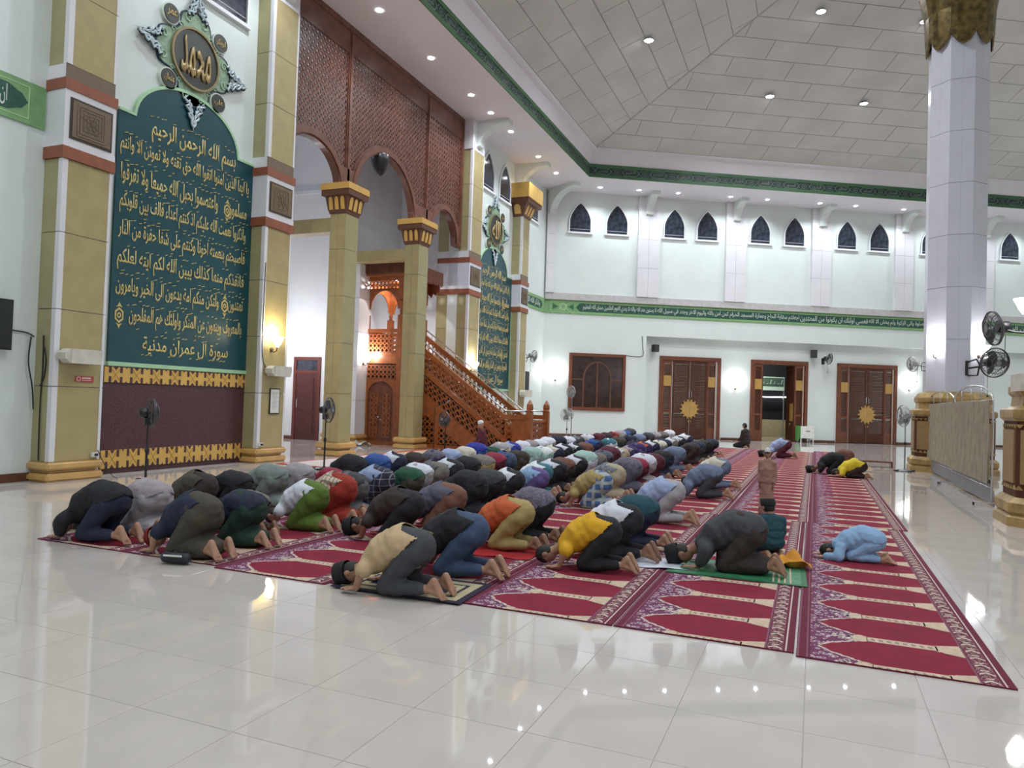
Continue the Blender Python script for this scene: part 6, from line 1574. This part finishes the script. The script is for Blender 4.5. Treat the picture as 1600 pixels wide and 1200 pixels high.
def cable(pts, label, r=.010, m=BLACK, n=6):
    P_ = [Vector(p_) for p_ in pts]; out = []
    for i in range(len(P_) - 1):
        for k in range(n):
            t_ = k / n; a, b2, c, d = P_[max(0, i - 1)], P_[i], P_[i + 1], P_[min(len(P_) - 1, i + 2)]
            out.append(.5 * ((2 * b2) + (-a + c) * t_ + (2 * a - 5 * b2 + 4 * c - d) * t_ ** 2 + (-a + 3 * b2 - 3 * c + d) * t_ ** 3))
    out.append(P_[-1]); return ob('cable', MB().tube(out, r, 5), [m], label=label, cat='cable')
cable([(-12.17, 7.85, 2.5), (-12.17, 8.15, 2.48), (-12.15, 8.28, 2.42)], 'dark cable from the television to the column', .012)
cable([(-12.14, 8.22, 2.42), (-12.12, 8.18, 2.0), (-12.12, 8.26, 1.6), (-12.12, 8.30, 1.2)], 'looped dark cable hanging beside the first column', .012)
cable([(-12.0, 8.335, 2.45), (-11.98, 8.33, 1.9), (-12.0, 8.33, 1.3), (-11.99, 8.33, .6), (-11.98, 8.33, .35)], 'dark cable running down the side of the first column', .012)
cable([(-11.98, 8.325, 2.3), (-11.9, 8.325, 2.05), (-11.93, 8.325, 1.75), (-12.02, 8.325, 1.6)], 'coiled cable on the side of the first column', .012)
cable([(-11.735, 13.30, 4.6), (-11.735, 13.29, 3.0), (-11.735, 13.34, 2.35), (-11.735, 13.55, 2.1)], 'thin dark cable down the second column to its loudspeaker', .009)
cable([(-11.70, 9.2, .5), (-11.5, 9.4, .02), (-11.0, 9.6, .012), (-10.3, 9.3, .012), (-10.0, 8.9, .03)], 'thin cable from the wall socket to the near standing fan', .007)
for y, lb_ in ((9.16, 'white socket box at the foot of the first column'), (13.34, 'white socket box at the foot of the second column')):
    t = ob('socket_box', MB().box(-.06, .06, -.05, 0, -.04, .04), [WHITEP], M=Matrix.Translation((-11.74, y, .42)) @ Matrix.Rotation(pi / 2, 4, 'Z'), label=lb_, cat='socket'); ob('plug', MB().box(-.02, .03, -.08, -.05, -.02, .02), [BLACK], parent=t)
cable([tuple(fm(1, 4.15, .015, 4.02).to_translation()), tuple(fm(1, 4.95, .015, 4.02).to_translation()), tuple(fm(1, 4.97, .015, 4.5).to_translation()), tuple(fm(1, 4.93, .015, 5.0).to_translation())], 'thin cable on the back wall from the big window up to the ledge', .014)
# microphone on stand
t = empty('microphone_stand', T(-11.0, 20.3, 0, .5), label='black microphone stand with slanted boom before the pulpit', cat='microphone stand')
ob('pole', MB().tube([(0, 0, .02), (0, 0, 1.32)], .012, 6), [BLACK], parent=t); ob('boom', MB().tube([(-.35, 0, 1.22), (.35, 0, 1.48)], .010, 6), [BLACK], parent=t)
ob('microphone', MB().tube([(.35, 0, 1.48), (.47, 0, 1.56)], .022, 8, r2=.03), [GREYP], parent=t); ob('foot', MB().lathe([(.15, 0), (.15, .02), (.02, .03)], 14), [BLACK], parent=t)
# white box on legs by the open door
a_, _ = rc(13.35); t = empty('donation_box', fm(1, a_, RD + .35, 0), label='white box on legs with green side by the open door', cat='box')
ob('body', MB().box(-.30, .42, -.2, .2, .22, .82), [WHITEP], parent=t); ob('green_side', MB().box(-.34, -.30, -.2, .2, .2, .84).box(-.42, -.34, -.12, .12, .1, .84), [mat('box_green', (.10, .30, .08), .5)], parent=t)
for x in (-.27, .39):
    for y in (-.17, .17): ob('leg', MB().box(x - .02, x + .02, y - .02, y + .02, 0, .22), [WHITEP], parent=t)
ob('dark_print', MB().box(-.02, .2, -.205, -.2, .55, .60), [GREYP], parent=t)

# ================================================================== CURTAIN SCREENS between the great columns
def screen_panel(y0, y1, x, label, top=1.9, arch_h=.32):
    t = empty('curtain_screen', Matrix.Translation((x, (y0 + y1) / 2, 0)) @ Matrix.Rotation(-pi / 2, 4, 'Z'), label=label, cat='screen', group='beige curtain screens on steel frames')
    hw = (y1 - y0) / 2 - .03
    A = [(-hw, 0, .06), (-hw, 0, top)] + [(hw * cos(radians(a)) * -1, 0, top + arch_h * sin(radians(a))) for a in range(0, 181, 15)][0:] + [(hw, 0, top), (hw, 0, .06)]
    ob('steel_frame', MB().tube(A, .018, 8).tube([(-hw, 0, top), (hw, 0, top)], .014, 8).tube([(-hw, 0, .32), (hw, 0, .32)], .014, 8).tube([(-hw * .5, 0, top), (-hw * .5, 0, top + arch_h * .85)], .010, 6).tube([(hw * .5, 0, top), (hw * .5, 0, top + arch_h * .85)], .010, 6).tube([(0, 0, top), (0, 0, top + arch_h)], .010, 6), [STEEL], parent=t, smooth=True)
    mb = MB(); n = 170; m_ = 8
    for j in range(m_ + 1):
        z = top + .0 - (top - .40) * j / m_
        for i in range(n + 1):
            u = i / n; xx = -hw + 2 * hw * u; am = .022 + .02 * j / m_
            mb.v.append((xx, -.045 + am * sin(u * 2 * pi * 17 + .8 * sin(u * 17)) + .008 * sin(u * 55 + j), z))
    for j in range(m_):
        for i in range(n): a = j * (n + 1) + i; mb.f.append((a, a + 1, a + n + 2, a + n + 1)); mb.m.append(0)
    ob('curtain', mb, [CURTAIN], parent=t, smooth=True)
    ob('skirt', MB().box(-hw, hw, -.008, -.002, .05, .46), [mat('grey_skirt', (.20, .19, .21), .6)], parent=t)
    for sx in (-1, 1):
        ob('foot', MB().tube([(sx * hw, -.28, .06), (sx * hw, .28, .06)], .015, 6), [STEEL], parent=t)
        for yy in (-.28, .28): ob('caster', MB().lathe([(.03, -.012), (.03, .012)], 12, c=(sx * hw, yy, .032), ax='y'), [BLACK], parent=t)
    return t
sy = [15.45, 19.65, 24.2]
for i in range(2): screen_panel(sy[i], sy[i + 1] - .04, 2.96 + .05 * i, 'beige pleated curtain screen on an arched steel frame, %s from the right edge column' % ordinal(i + 1))
t = empty('low_bench', T(1.75, 24.4, 0, 0), label='low brown ledge at the foot of the curtain beside the fan', cat='bench'); ob('top', MB().box(-.6, .4, -.15, .15, .14, .18), [WOODR], parent=t); ob('side', MB().box(-.6, -.56, -.15, .15, 0, .14).box(.36, .4, -.15, .15, 0, .14), [WOODR], parent=t)
horn(Matrix.Translation((3.02, 12.9, 2.12)) @ Matrix.Rotation(-pi / 2, 4, 'Z'), 'large grey-beige loudspeaker above the pedestal at the right edge', 1.05)
